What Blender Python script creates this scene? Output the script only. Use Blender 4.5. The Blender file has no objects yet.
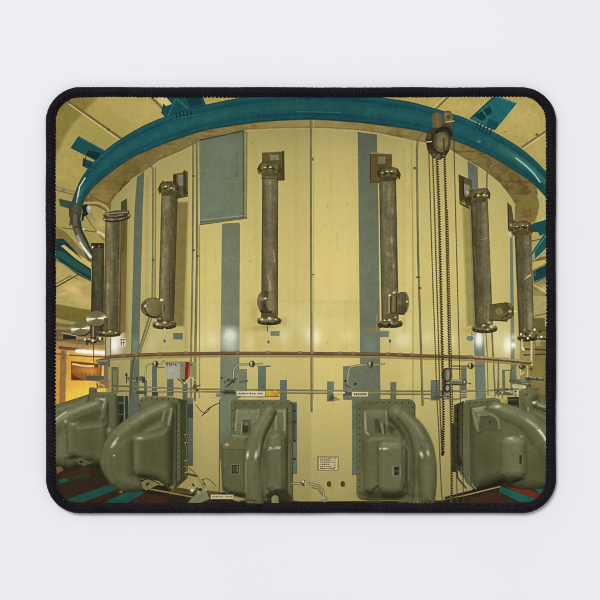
import numpy as np, math
# ---------------------------------------------------------------- the printed picture
PX0, PX1, PY0, PY1, S = 48.0, 554.0, 89.0, 512.0, 2.0
NX, NY = int((PX1-PX0)*S)+1, int((PY1-PY0)*S)+1
GX, GY = np.meshgrid(PX0+np.arange(NX)/S, PY0+np.arange(NY)/S)
IMG = np.zeros((NY, NX, 3))
RNG = np.random.RandomState(7)

def value_noise(cx, cy, octaves=1, seed=0):
    """smooth lattice noise in 0..1; cx, cy are the cell sizes in pixels of the picture"""
    out = np.zeros((NY, NX)); amp = 1.0; tot = 0
    for o in range(octaves):
        r = np.random.RandomState(seed*31+o)
        gx, gy = (GX-PX0)/cx, (GY-PY0)/cy
        g = r.rand(int(gy.max())+3, int(gx.max())+3)
        ix, iy = gx.astype(int), gy.astype(int)
        fx, fy = gx-ix, gy-iy
        fx, fy = fx*fx*(3-2*fx), fy*fy*(3-2*fy)
        v = (g[iy,ix]*(1-fx)+g[iy,ix+1]*fx)*(1-fy)+(g[iy+1,ix]*(1-fx)+g[iy+1,ix+1]*fx)*fy
        out += amp*v; tot += amp; amp *= .55; cx /= 2; cy /= 2
    return out/tot
N_BIG = value_noise(40, 40, 3, 1); N_MID = value_noise(9, 9, 3, 2)
N_STREAK = value_noise(1.6, 34, 3, 12); N_SPOT = value_noise(6, 11, 2, 11); N_FINE = value_noise(2.2, 2.2, 2, 3); N_VERT = value_noise(2.5, 26, 3, 4); N_HOR = value_noise(20, 2.5, 3, 5)

def A(c): return np.array(c, float)/255.0
def win(x0, y0, x1, y1):
    i0 = max(0, int((x0-PX0)*S)-1); i1 = min(NX, int((x1-PX0)*S)+3)
    j0 = max(0, int((y0-PY0)*S)-1); j1 = min(NY, int((y1-PY0)*S)+3)
    return (slice(j0, max(j0, j1)), slice(i0, max(i0, i1)))
def box_of(pts, m):
    p = np.array(pts, float)
    return win(p[:,0].min()-m, p[:,1].min()-m, p[:,0].max()+m, p[:,1].max()+m)
def sd_poly(pts, X, Y):
    p = np.array(pts, float); n = len(p)
    d = np.full(X.shape, 1e9); s = np.ones(X.shape)
    for i in range(n):
        ax, ay = p[i]; bx, by = p[i-1]
        ex, ey = bx-ax, by-ay; wx, wy = X-ax, Y-ay
        t = np.clip((wx*ex+wy*ey)/max(1e-9, ex*ex+ey*ey), 0, 1)
        d = np.minimum(d, (wx-ex*t)**2+(wy-ey*t)**2)
        c1 = Y >= ay; c2 = Y < by; c3 = ex*wy > ey*wx
        s = np.where((c1 & c2 & c3) | (~c1 & ~c2 & ~c3), -s, s)
    return s*np.sqrt(d)
def sd_path(pts, X, Y, radii=None):
    """distance to a polyline, the position along it (0..1), the signed side and the local radius"""
    p = np.array(pts, float); n = len(p)-1
    ln = np.hypot(*(p[1:]-p[:-1]).T); cum = np.concatenate([[0], np.cumsum(ln)]); tot = max(cum[-1], 1e-9)
    best = np.full(X.shape, 1e9); al = np.zeros(X.shape); side = np.zeros(X.shape)
    for i in range(n):
        ax, ay = p[i]; ex, ey = p[i+1]-p[i]; wx, wy = X-ax, Y-ay
        t = np.clip((wx*ex+wy*ey)/max(1e-9, ex*ex+ey*ey), 0, 1)
        d = np.hypot(wx-ex*t, wy-ey*t); m = d < best
        best = np.where(m, d, best); al = np.where(m, (cum[i]+t*ln[i])/tot, al)
        side = np.where(m, np.sign(ex*wy-ey*wx), side)
    rad = None if radii is None else np.interp(al, cum/tot, radii)
    return best, al, side, rad
def curve(pts, n=10):
    """Catmull-Rom through the points"""
    p = np.array(pts, float); q = np.vstack([2*p[0]-p[1], p, 2*p[-1]-p[-2]]); out = []
    for i in range(1, len(q)-2):
        for t in np.linspace(0, 1, n, endpoint=False):
            a, b, c, d = q[i-1], q[i], q[i+1], q[i+2]
            out.append(.5*((2*b)+(c-a)*t+(2*a-5*b+4*c-d)*t*t+(3*b-a-3*c+d)*t**3))
    out.append(p[-1]); return [tuple(v) for v in out]
def over(w, a, col):
    a = np.clip(a, 0, 1)[..., None]
    IMG[w] = IMG[w]*(1-a)+np.broadcast_to(col, IMG[w].shape)*a
def ramp(t, stops):
    ks = [s[0] for s in stops]; cs = np.array([A(s[1]) for s in stops])
    return np.stack([np.interp(t, ks, cs[:, k]) for k in range(3)], -1)
def grain(w, col, fine=.05, mid=.05, kind=None):
    g = 1+fine*(N_FINE[w]-.5)*2+mid*(N_MID[w]-.5)*2
    if kind is not None: g = g*(1+.5*(kind[w]-.5))
    return np.clip(col*g[..., None], 0, 1)
def fill(pts, col, soft=.7, alpha=1., fine=.04, mid=.04, to=None, axis=1):
    """a filled outline; to= a second colour reached at the far end along the axis"""
    w = box_of(pts, soft+1); X, Y = GX[w], GY[w]
    if not X.size: return
    d = sd_poly(pts, X, Y); c = np.broadcast_to(A(col), X.shape+(3,))
    if to is not None:
        q = np.array(pts)[:, axis]; t = np.clip(((Y if axis else X)-q.min())/(np.ptp(q)+1e-9), 0, 1)[..., None]
        c = A(col)*(1-t)+A(to)*t
    over(w, alpha*np.clip(.5-d/soft, 0, 1), grain(w, c, fine, mid))
def rect(x0, y0, x1, y1, col, **k): fill([(x0,y0),(x1,y0),(x1,y1),(x0,y1)], col, **k)
def line(pts, wd, col, soft=.7, alpha=1.):
    w = box_of(pts, wd+soft+1); X, Y = GX[w], GY[w]
    if not X.size: return
    d, *_ = sd_path(pts, X, Y); over(w, alpha*np.clip(.5-(d-wd/2)/soft, 0, 1), grain(w, A(col)))
def tube(pts, wd, stops, soft=.7, alpha=1., mid=.1):
    """a round bar: colour runs across it from the left/upper edge (-1) to the other (+1)"""
    w = box_of(pts, wd+2); X, Y = GX[w], GY[w]
    if not X.size: return
    d, al, side, _ = sd_path(pts, X, Y); t = side*d/(wd/2)
    over(w, alpha*np.clip(.5-(d-wd/2)/soft, 0, 1), grain(w, ramp(t, stops), .06, mid))
def glow(cx, cy, rx, ry, col, a=1., rot=0., p=1.):
    R = 2.6*max(rx, ry); w = win(cx-R, cy-R, cx+R, cy+R); X, Y = GX[w]-cx, GY[w]-cy
    if not X.size: return
    c, s = math.cos(rot), math.sin(rot); u, v = (X*c+Y*s)/rx, (-X*s+Y*c)/ry
    over(w, a*np.exp(-(u*u+v*v)**p), A(col))
def ell(cx, cy, rx, ry, col, soft=.7, alpha=1., rot=0., stops=None, ang=0.):
    R = max(rx, ry)+2; w = win(cx-R, cy-R, cx+R, cy+R); X, Y = GX[w]-cx, GY[w]-cy
    if not X.size: return
    c, s = math.cos(rot), math.sin(rot); u, v = (X*c+Y*s)/rx, (-X*s+Y*c)/ry
    d = (np.hypot(u, v)-1)*min(rx, ry)
    cc = A(col) if stops is None else ramp(u*math.cos(ang)+v*math.sin(ang), stops)
    over(w, alpha*np.clip(.5-d/soft, 0, 1), grain(w, np.broadcast_to(cc, X.shape+(3,)), .06, .08))
CAST = [(0,(28,27,14)),(.3,(56,57,33)),(.55,(87,88,55)),(.8,(111,112,79)),(1.05,(141,140,106)),(1.35,(194,192,162)),(1.7,(240,238,218))]
def cast(d, rad, w, soft=1., gain=1., lx=-.25, ly=-.62, spec=.5, power=26, top=None, alpha=1., stops=CAST, amb=.34, dif=.5, clipm=None):
    """a bulging casting: d < 0 inside, rad = how far in the rounding runs; lit as the picture's hall is"""
    inn = np.clip(-d, 0, None); t = np.clip(inn/rad, 0, 1)
    gy, gx = np.gradient(d, 1/S); k = (1-t); nx, ny = gx*k, gy*k; nz = np.sqrt(np.clip(1-nx*nx-ny*ny, .0, 1))
    lz = math.sqrt(max(.05, 1-lx*lx-ly*ly)); dot = nx*lx+ny*ly+nz*lz
    hz = lz+1; hl = math.sqrt(lx*lx+ly*ly+hz*hz); sp = np.clip((nx*lx+ny*ly+nz*hz)/hl, 0, 1)**power
    s = (amb+dif*np.clip(dot, -.3, 1))*gain+spec*sp*.4
    if top is not None: s = s*top
    s = s*(1+.13*(N_MID[w]-.5)+.10*(N_FINE[w]-.5)+.16*(N_BIG[w]-.5)+.06*(N_SPOT[w]-.5))
    a = alpha*np.clip(.5-d/soft, 0, 1)
    if clipm is not None: a = a*clipm
    over(w, a, ramp(s, stops))
def cast_poly(pts, rad, **k):
    w = box_of(pts, 3); X, Y = GX[w], GY[w]
    if X.size: cast(sd_poly(pts, X, Y), rad, w, **k)
def cast_path(pts, radii, round_=1., fade=0, **k):
    pts = curve(pts, 8); r0 = np.interp(np.linspace(0, 1, len(pts)), np.linspace(0, 1, len(radii)), radii)
    w = box_of(pts, max(radii)+3); X, Y = GX[w], GY[w]
    if X.size:
        d, al, side, rr = sd_path(pts, X, Y, r0); cast(d-rr, rr*round_, w, clipm=(np.clip(1.15-np.clip(side*fade*d/rr, 0, 1)*1.15, 0, 1) if fade else None), **k)
def rounded(x0, y0, x1, y1, r, n=5):
    out = []
    for cx, cy, a0 in ((x1-r,y0+r,-90),(x1-r,y1-r,0),(x0+r,y1-r,90),(x0+r,y0+r,180)):
        for i in range(n+1):
            a = math.radians(a0+90*i/n); out.append((cx+r*math.cos(a), cy+r*math.sin(a)))
    return out

def paint_picture():
    W = win(PX0, PY0, PX1, PY1)
    # ---- the hall behind and the ceiling
    IMG[:] = A((168,151,82))
    fill([(48,89),(560,89),(560,180),(48,180)], (176,158,86), soft=6)
    for x, y, rx, ry, c, a in ((130,112,40,22,(190,170,98),.7),(85,175,18,26,(180,162,86),.6),(520,118,26,20,(198,180,104),.6),
                               (455,106,26,10,(198,178,100),.6),(70,225,20,20,(160,145,80),.5),(540,150,12,20,(186,172,100),.6)):
        glow(x, y, rx, ry, c, a)
    glow(100,140,34,34,(158,145,76),.8); fill([(48,89),(101,93),(92,104),(83,113),(72,125),(62,142),(55,158),(48,165)], (138,124,58), soft=4)
    glow(60,100,14,12,(120,106,44),.5)
    for p, wd, c in (([(68,101),(122,139)],2.2,(112,98,56)),([(69,104),(121,141)],1.0,(206,188,120)),([(152,98),(171,117)],2.4,(120,104,58)),
                     ([(156,97),(174,115)],2.2,(206,190,126)),([(56,187),(74,192)],3.2,(150,134,80)),([(56,190),(74,195)],1,(110,98,56)),
                     ([(56,227),(80,230),(104,233)],1.0,(96,86,50)),([(522,147),(546,131)],1.8,(112,110,66)),([(523,149),(546,133.5)],.8,(205,190,120)),
                     ([(436,109),(449,96)],1.8,(110,105,62)),([(433,108),(446,95)],1.0,(208,192,122)),([(56,92),(69,101)],2,(100,88,44))):
        line(p, wd, c)
    ell(108.6,129.6,1.5,1.6,(96,84,50)); ell(537,134.5,1.6,1.2,(84,84,54)); ell(64,190,1.6,1.3,(120,108,66)); ell(505.6,131.4,.7,.6,(120,70,40))
    # left hall: pale arches, the far beam and the lit ceiling under it
    fill([(56,225),(64,229),(80,243),(96,258),(104,268),(104,300),(56,300)], (168,154,92), soft=1.5)
    fill([(56,226),(66,232),(92,262),(92,268),(76,256),(56,240)], (126,114,58), soft=1.5)
    fill([(62,246),(66,245),(78,254),(91,263),(91,267),(76,260)], (206,184,104), soft=1)
    fill([(56,262),(66,266),(92,281),(104,285),(104,311),(84,309),(56,304)], (178,160,92), soft=1.2)
    for x, y, rx, ry, a in ((69,288,7,3,.6),(75,291,6,3.5,.7),(63,294,5,2,.5),(84,300,10,6,.4),(80,284,8,3,.3)): glow(x, y, rx, ry, (226,196,124), a)
    line(curve([(60,291),(68,286),(76,289),(80,294)]), 1.0, (206,180,110), soft=1.4, alpha=.7)
    line([(56,287),(79,274)], 1.1, (70,62,36)); line([(56,284),(70,276)], .9, (96,86,50)); line([(70,276),(78,279)], .8, (110,98,58))
    fill([(56,304),(84,309),(104,312),(104,326),(88,326),(56,318)], (124,108,48), soft=1.2, to=(112,98,44))
    fill([(56,318),(88,325),(88,329),(56,322)], (158,142,84), soft=1)
    fill([(56,322),(88,328),(104,330),(104,346),(56,346)], (132,114,66), soft=1.2)
    for k in range(7): line([(56,325+3*k),(104,327+3*k)], 1.0, ((96,84,56),(178,160,112),(74,66,46))[k%3], soft=1.3, alpha=.7)
    rect(63,334,76,339.5,(44,38,26)); line([(62,333),(77,336)],1,(176,160,120)); rect(56,330,62,344,(110,92,56),alpha=.7)
    fill([(56,341),(76,344),(106,345),(106,351),(56,350)], (170,128,80), soft=1)
    # orange bay at the far left
    rect(55,350,111,410,(226,176,66),soft=1.5)
    for x, y, rx, ry, c, a in ((68,400,14,12,(240,198,78),.9),(90,392,16,9,(242,202,82),.95),(66,365,6,16,(204,146,54),.6),(100,372,8,14,(226,186,110),.5),(62,358,10,7,(200,150,70),.6),(72,352,12,4,(196,140,66),.7)): glow(x,y,rx,ry,c,a)
    fill([(60,349),(67,349),(65,406),(58.5,406)], (150,112,62), soft=.8); line([(66.8,352),(65.2,404)], .9, (190,140,72))
    fill([(56,349),(60.5,349),(59,404),(56,406)], (206,150,62), soft=.8)
    fill([(71,361),(102,364),(101,381),(71,380)], (120,66,24), soft=.8); fill([(72,363),(101,366),(100,379),(72,378.5)], (150,92,34), soft=1)
    glow(85,370,8,4,(206,140,58),.8); glow(92,372,5,4,(214,150,66),.8); line(curve([(73,364),(85,366),(99,366)]),1.6,(242,216,160),soft=1.2); fill([(72,374),(82,380),(72,380)],(96,46,16),soft=2)
    for k in range(6): line([(73+4*k,372+.6*(k%2)),(75+4*k,378)],.7,(110,62,26),alpha=.6)
    line([(60,347.5),(78,349.5)],3.0,(92,72,48)); line([(77,351),(106,353)],3.6,(255,250,236),soft=1.3); glow(92,352,18,3.5,(255,232,186),.6); line([(79,351.2),(104,352.8)],2.0,(255,255,250),soft=1)
    line([(56,354),(90,356.5),(111,357.2)],1.3,(120,84,56)); ell(68,354,1.6,1.4,(206,176,132)); line([(63,352),(63,358)],2,(130,96,60))
    # ---- wall of the vessel
    wall = [(111,203),(114.7,196.7),(133,178),(152,166.3),(160,160.5),(180,152),(200,142),(225,134),(248,130.5),(270,129.3),(300,128.8),(325,128.8),(360,131),(378.7,133.7),
            (406.7,139.5),(426.5,143.5),(450,150),(466.7,160.5),(483,169.8),(499,182.7),(509,195),(516,206),(519,240),(521,520),(106,520),(106,340)]
    ring_top = curve([(69.5,226),(70.2,213),(71.5,203),(75,192.5),(80.5,179.5),(90,166),(105,150.5),(121.7,138.3),(140,127.5),(160,118.5),(185,110.3),(206.7,104.5),(234.7,98.7),(260,95),(312,92),(360,94.5),(390,98.7),
            (411,102),(430,107),(452.7,113.8),(469,119.7),(497,133.7),(520,147.7),(536.7,161.7),(548,174)])
    ring_low = curve([(548,199),(532,182.7),(513,169.8),(490,155.8),(466.7,145.3),(448,138.3),(425,132),(406.7,128.5),(383,125.5),(360,122.7),(325,120),(300,119.7),(265,121.5),(241.7,124.3),(206.7,130),
            (183.3,137),(156.7,146.5),(133.3,157),(117,167.5),(100.7,180.3),(90,191),(83,203.7),(80,219)])
    # soffit between the ring and the wall
    soff = ring_low + [(84,205),(96,206),(111,214)] + wall[:22] + [(516,222),(534,222),(539,206),(537,195),(546,190)]
    fill(soff, (126,110,58), soft=1.2, mid=.12)
    w = box_of(soff, 2); d = sd_poly(soff, GX[w], GY[w])
    edge = np.clip(np.abs(GX[w]-312)/200, 0, 1); m = np.clip(.5-d, 0, 1)
    over(w, m*(1-edge)*.8, A((160,143,84))); over(w, m*np.clip(N_MID[w]*2.2-1.0, 0, 1)*.75*(.35+edge), A((88,68,30)))
    over(w, m*np.clip(N_HOR[w]*2.4-1.25, 0, 1)*.7*(.25+edge), A((82,56,24)))
    glow(104,196,14,12,(152,134,70),.6); glow(126,172,16,6,(112,92,42),.5,rot=-.6); glow(150,156,18,5,(110,88,40),.4,rot=-.5)
    line(curve([(84,203),(98,203),(107,208),(109,214)]),2.2,(168,152,96)); line(curve([(84,205),(97,205.5),(105,210),(107,215)]),.8,(92,80,46)); line([(90,196),(110,205)],1,(104,92,52))
    line([(140,154),(146,159),(152,167)],1.4,(112,100,58)); line([(248,122),(250,131)],1,(150,134,80)); line([(111,199),(116,194)],1,(92,78,40))
    for a in ((120,189,126,181),(124,186,129,181),(118,193,122,189)): line([(a[0],a[1]),(a[2],a[3])],1,(72,56,28),alpha=.8)
    fill([(516,204),(534,190),(539,203),(538,213),(534,222),(516,224)], (126,110,52), soft=1); fill([(536,184),(546,190),(547,225),(536,222),(540,206)], (186,172,108), soft=1)
    for k in range(9): line([(520+RNG.rand()*10,208+RNG.rand()*12),(524+RNG.rand()*12,207+RNG.rand()*12)],.9,(104,82,36),alpha=.5)
    # right hall behind the last pipe
    rect(519,222,560,420,(150,134,72),soft=1); fill([(530,228),(560,226),(560,262),(530,262)],(176,160,96)); rect(530,296,560,325,(176,160,100),soft=1)
    fill(wall, (202,186,114), soft=.8, fine=.006, mid=.004)
    w = box_of(wall, 2); X, Y = GX[w], GY[w]; m = np.clip(.5-sd_poly(wall, X, Y), 0, 1)
    over(w, m*np.clip((N_VERT[w]-.5)*2, 0, 1)*.12, A((210,198,130))); over(w, m*np.clip((.5-N_VERT[w])*2, 0, 1)*.12, A((184,168,98)))
    over(w, m*np.clip((N_BIG[w]-.5)*2, 0, 1)*.1, A((210,195,126)))
    wall_mask = np.zeros((NY, NX)); wall_mask[w] = m
    line(wall[3:22], 1.1, (206,192,124), soft=1.2, alpha=.7); line([(x,y-1.4) for x,y in wall[3:22]], 1.0, (112,96,50), soft=1.2, alpha=.6)
    for x, y0, y1, c, a in ((126,205,340,(160,142,74),.6),(147,178,345,(176,160,88),.5),(186,205,350,(170,152,82),.35),(205,230,350,(186,170,98),.4),(256,140,350,(186,170,98),.3),(296,135,350,(190,174,102),.4),
                            (330,135,350,(192,176,104),.25),(346,300,350,(186,168,96),.3),(404,150,350,(184,168,96),.3),(408,150,400,(208,194,124),.4),(436,150,350,(204,188,116),.4)): line([(x,y0),(x,y1)],3,c,soft=3,alpha=a)
    rect(245,300,360,303,(182,164,92),soft=3,alpha=.28); rect(314,301,360,318,(186,168,98),soft=3,alpha=.3)
    for x, y, rx, ry, a in ((115,347,6,11,.95),(118,340,5,8,.8),(316,337,5,9,.6),(308,334,4,8,.5),(284,336,5,8,.3),(212,340,8,9,.35),(200,342,4,10,.3),(150,345,6,8,.25),(403,340,8,8,.45),(348,336,8,6,.2),
                            (508,345,3.6,7,1.0),(508,345,8,12,.45),(427,338,5,8,.3),(452,340,5,8,.35),(496,342,4,9,.3),(250,342,5,8,.25),(250,395,6,6,.2)): glow(x,y,rx,ry,(250,246,222),a)
    # ---- blue-grey paint
    B = (109,118,96)
    fill([(137,177),(144.3,171),(142.7,210),(139.3,350),(139,432),(127,432),(131,350),(134.5,210)], B, to=(110,122,104))
    fill([(222,225),(223,223.6),(239,222.6),(240,224),(239.4,350),(239.3,369),(247,369),(247,392),(237,400),(232,402),(231,445),(220,460),(220,400),(220.4,350)], (112,117,92), to=(124,130,104))
    fill([(357.7,132),(376.8,134.5),(378.5,210),(380,350),(380.5,400),(360,400),(358,475),(352.5,475),(352,400),(343,400),(343,366),(360,366),(360,350),(358.5,210)], (104,111,88), to=(106,113,92))
    fill([(467.5,161),(477.5,167),(484,330),(486,400),(475.5,400),(473.7,331)], B, to=(116,130,114))
    for r in ((258,366,266,392),(280,380,287,401),(390.3,382,396.3,400),(327,381.5,334,401.5),(461,367,466.6,398),(430.6,380,439,400.5),(152,366,157,393),(167,379,173.5,396),(182.5,384,187.5,400),(144,380,147,396),(497.3,380,499,396),
              (288,402,297,474),(186,398,193,466)): rect(*r, (106,116,98), to=(98,108,92))
    for r in ((270.5,331,279.6,335.8),(173,333,182.7,339.4),(377.5,331,390,337)): rect(*r, (98,114,102))
    ell(470,338.4,3.6,2.6,(112,130,126)); fill([(510,233),(512.5,233),(514.6,350),(514,395),(510.5,395),(510.6,350)], (112,126,110)); rect(111.5,367,118.5,393,(116,124,90)); rect(113.2,370,117,393,(160,148,88))
    line([(219.6,400),(219.6,492)],1.2,(96,104,84)); line([(352.6,400),(352.6,475)],1.0,(120,120,86))
    lit = np.interp(GY, [128,140,155,200,235,270,310,340,370,400,430,465,500], [.83,.87,.92,1.0,1.035,1.07,1.05,1.04,1.03,.985,.925,.85,.79])
    lit = lit*np.interp(GX, [108,122,147,168,188,204,250,300,310.4,312,345,357,380,395,408,425,460,500,520], [.76,.80,.885,.885,.91,.985,.965,.958,.962,1.02,1.02,1.0,.96,.963,.99,.965,.955,.935,.88])
    IMG[:] = np.clip(IMG*(1+wall_mask*(lit-1))[..., None], 0, 1)
    for x, y, rx, ry, a in ((300,322,30,20,.3),(208,326,12,22,.28),(402,326,14,22,.3),(440,330,14,18,.28),(500,335,14,20,.3),(160,335,14,14,.15),(332,300,12,14,.12)): glow(x,y,rx,ry,(236,226,172),a)
    for x, y, rx, ry, a in ((254,312,4,10,.5),(284,322,5,5,.5),(258,329,12,2.4,.45),(372,330,8,3,.3),(404,322,3,8,.3),(470,331,6,3,.5),(148,322,6,3,.4)): glow(x,y,rx,ry,(168,148,80),a)
    for k in range(70):
        x, y = 130+380*RNG.rand(), 160+260*RNG.rand(); L = 4+22*RNG.rand()**2
        line([(x,y),(x+.6*(RNG.rand()-.5),y+L)], .7+.8*RNG.rand(), ((150,130,70),(226,212,150))[k % 3 == 0], soft=1.6, alpha=.06+.14*RNG.rand())
    for k in range(60):
        glow(130+380*RNG.rand(), 140+340*RNG.rand(), .4+.5*RNG.rand(), .4+.7*RNG.rand(), ((120,100,52),(90,74,40))[k % 2], .15+.3*RNG.rand())
    glow(230,336,7.4,8,(240,244,226),.85,p=1.5); glow(230,346,7,9,(196,208,190),.45); [glow(224+12*RNG.rand(),330+13*RNG.rand(),.7,.7,(255,255,246),.3) for _ in range(18)]; glow(114,344,5,9,(255,252,236),.9); glow(117,338,6,6,(240,234,206),.5); glow(508,345,3.4,6.5,(255,253,238),.95); glow(508,345,7,11,(240,232,190),.35); glow(230,345,8,7,(200,214,196),.5); rect(220.5,326,239.5,350,(210,220,206),alpha=.18,soft=2)
    glow(479,339,4.6,9,(250,252,240),.95,p=1.5); glow(513.3,345,2.4,3,(255,255,246),1); glow(513.4,337,2,3,(240,240,214),.6)
    glow(135,345,4,8,(150,166,150),.4); glow(370,346,8,10,(130,146,134),.5)
    # big blue-grey panel
    fill([(199,140),(244.5,129.8),(247.6,132.5),(247,217.6),(200,225)], (124,118,72), soft=.8)
    fill([(200,139.6),(243.2,130),(243.6,217.5),(200,222)], (104,111,87), to=(112,120,94)); line([(201,140),(243,131)],1.6,(62,64,44)); line([(243.3,132),(243.6,217)],1.1,(74,82,68)); line([(200.5,222),(246.5,217.3)],1.2,(84,96,86)); line([(200,220.4),(243.4,215.6)],.8,(140,150,132)); line([(200,224.8),(247,218.3)],.8,(88,84,56))
    glow(225,150,14,12,(118,130,112),.5); glow(215,190,12,24,(116,130,116),.4); rect(236,150,237.6,176,(70,84,74),alpha=.35,soft=1.5); line([(245.4,134),(245.2,217)],1.4,(150,138,86)); ell(236.5,176,1,1,(82,92,80))
    # ---- conduits up the wall
    G = [(-1,(86,84,58)),(-.2,(130,130,98)),(.4,(108,106,76)),(1,(72,68,44))]
    for p, wd in (([(311,119),(311,200),(311.6,411)],2.1),([(425,131),(418,139),(416.8,150),(418,250),(421,350),(422.6,405)],2.0),([(190,138),(193.3,143),(192.8,250),(191.2,350),(191,400)],1.6),([(196.8,140),(197.2,250),(195.4,350),(195,400)],2.2),
                  ([(150,163),(153.3,170),(152.4,300),(149,318),(139,350),(134,366),(131.5,397)],1.7),([(155.6,168),(155,300),(151,320),(141,350),(136,366)],1.1),([(500.5,160.5),(491,166),(487,174),(486.6,190)],1.8),
                  ([(491.8,331),(493,352),(495.2,396)],1.5),([(516,206),(515.6,226)],1.6),([(486,333),(487.4,356),(488,395)],.9),([(472,332),(472,338)],.8)): tube(p, wd, G)
    line([(411.5,141),(413,260),(413,400)],1.1,(160,144,82),alpha=.8); line([(199.6,226),(199.6,398)],1.0,(140,124,70),alpha=.8); line([(313.6,120),(313.6,400)],1.2,(172,156,92),alpha=.6); line([(313,158),(312.6,160)],1.4,(140,80,44)); line([(312,274.6),(314,274.6)],1,(110,90,56))
    for x, y in ((193.5,250),(197.5,256),(193.4,176),(153,260),(418,277),(420,288),(414.5,168)): ell(x,y,1.4,1.2,(92,82,52))
    line([(414,169),(417,169)],1,(110,100,60)); line([(416,277.5),(420,277.5)],1,(110,96,56)); line([(121,357),(136,352)],1,(150,132,80))
    # ---- ring beam and its brackets
    T = (20,84,88)
    fill([(78.5,136),(105,150.5),(97,161.5),(70.5,148)], (22,76,76)); fill([(88,150),(101,153),(96,160),(86,155)], (12,44,44)); fill([(83,158),(96,163),(90,170),(82.3,166)], (18,66,68)); line([(79,136.6),(104,150.6)],1,(52,110,104)); line([(86,157),(84,165)],1,(8,40,40))
    fill([(58.7,198.6),(74,202),(73,214),(69.5,212),(70,209),(60,206)], (62,74,60)); rect(69,205,74,217,(52,60,48),soft=1)
    fill([(165,97),(203,97),(206,105),(184,112),(166,118),(161,113)], (20,72,74)); fill([(186,97),(200,97),(202,104),(190,107)], (10,52,54)); line([(168,116),(176,98)],1,(52,108,104)); fill([(157,97),(166,97),(172,104),(166,106)],(200,186,126)); fill([(176,99),(178,99),(189,108),(187,109)],(44,96,94))
    fill([(494.7,95),(517,103),(499.3,125),(494.7,130.5),(469,118.8)], (28,98,100)); fill([(474,116),(490,106),(492,112),(482,121)], (14,52,54)); fill([(489,118),(499,123),(495,130),(486,127)], (18,72,76)); line([(494.7,96),(516.6,103.4)],1,(70,134,124)); line([(472,117),(494,97)],1,(14,62,64)); line([(482,110),(488,118)],1.4,(40,116,116))
    ring = ring_top + ring_low
    w = box_of(ring, 3); X, Y = GX[w], GY[w]
    d, al, side, _ = sd_path(ring_top, X, Y); db, *_ = sd_path(ring_low, X, Y); v = d/(d+db+1e-6)
    c = ramp(v, [(0,(18,62,64)),(.06,(26,92,96)),(.14,(20,82,88)),(.24,(15,72,80)),(.3,(24,86,90)),(.55,(30,92,92)),(.72,(24,86,90)),(.78,(16,74,80)),(.93,(20,84,90)),(1,(12,50,54))])
    c = c*(.86+.1*np.clip(np.abs(X-320)/150, 0, 1)-.08*np.clip((Y-150)/60, 0, 1))[..., None]
    over(w, np.clip(.5-sd_poly(ring, X, Y)/.8, 0, 1), grain(w, c, .06, .07)*(1+.14*(N_HOR[w]-.5))[..., None])
    m = np.clip(.5-sd_poly(ring, X, Y)/.8, 0, 1)
    over(w, m*np.clip(1-np.abs(v-.5)/.4,0,1)*np.clip((N_BIG[w]-.45)*2.5,0,1)*.5*(Y<170), A((58,98,82)))
    brown = np.clip((Y-196)/12, 0, 1)*(X < 100); over(w, m*brown*.9, A((94,84,62))*(1-.5*np.abs(v-.4))[..., None])
    tb = np.clip((Y-181)/10, 0, 1)*np.clip((205-Y)/10, 0, 1)*(X < 100)*np.clip(1-np.abs(v-.42)/.2, 0, 1); over(w, m*tb*.6, A((96,120,104)))
    over(w, m*(X>480)*np.clip(1-np.abs(v-.45)/.2,0,1)*np.clip((X-495)/20,0,1)*.55, A((84,134,112)))
    line([(78,196),(79.5,187),(85,178)],1.3,(214,216,196),soft=1); line([(76.6,202),(78,192)],1.0,(190,192,170)); line(curve([(516,158),(526,166),(534,174),(540,182)]),1.3,(170,214,200),soft=1.2); line([(296,111.5),(340,112.5)],.7,(58,122,118),alpha=.7)
    line(ring_low, .9, (46,62,44), soft=1, alpha=.7)
    for k in range(5): line([(176+3.6*k,113-.5*k),(177+3.6*k,119-.5*k)],1.3,(10,44,46)); line([(478+3.4*k,122+1.6*k),(476+3.4*k,128+1.6*k)],1.3,(10,48,52))
    line([(174,119),(196,115)],1,(52,104,98),alpha=.8); ell(479,141.5,2,1.6,(60,122,116)); ell(98,157,1.2,1.2,(10,40,40)); line([(88,165),(96,169)],1,(10,46,46))
    # ring running on down the left, pale where the lamps catch it
    rl = curve([(76,216),(76.2,224),(79.5,234),(84,243),(91,256.5)])
    tube(rl, 8.4, [(-1,(72,64,46)),(-.6,(40,58,50)),(-.2,(100,88,68)),(.5,(112,97,74)),(1,(58,49,36))], soft=1)
    line(curve([(80,221),(81.5,230),(86,240),(92,253)]),2.0,(34,58,50)); line(curve([(80,242),(83.6,248),(90.5,257)]),2.5,(226,222,198),soft=1.6); line(curve([(77.5,236),(80,241)]),2.4,(176,162,140),soft=1.5); rect(74.5,226,79,228,(70,56,42))
    fill([(82,206),(87,204),(91,211),(88,215),(83,217)], (24,36,30)); ell(89.5,210.5,2.6,5,(150,144,118),rot=-.4); glow(89,208,1.4,2.4,(230,226,206),.8); line([(83,214),(82.5,220)],2,(16,34,30)); ell(83.5,229.5,1,1,(220,216,190))
    line(curve([(90,216),(98,226),(106,236)]),5,(150,136,84),soft=2,alpha=.7); line(curve([(86,216),(94,228),(104,240)]),1.2,(112,98,56)); glow(100,225,8,6,(206,186,116),.5); line([(98,232),(106,236)],3,(206,194,150),soft=1.5)
    fill([(56,239),(63,238.6),(68,243),(76,252),(91,269),(91,281.5),(78,275),(62,263),(56,258)], (20,56,52), soft=1); fill([(56,250),(63,252),(76,261),(91,271),(91,276),(76,269),(62,259),(56,256)], (34,82,74), soft=1); line([(56,260),(64,264),(91,281)],1,(60,100,84))
    fill([(61,246),(64,244.6),(77,255),(91,266.5),(91,269),(76,259)], (196,176,100), soft=.8)
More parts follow.
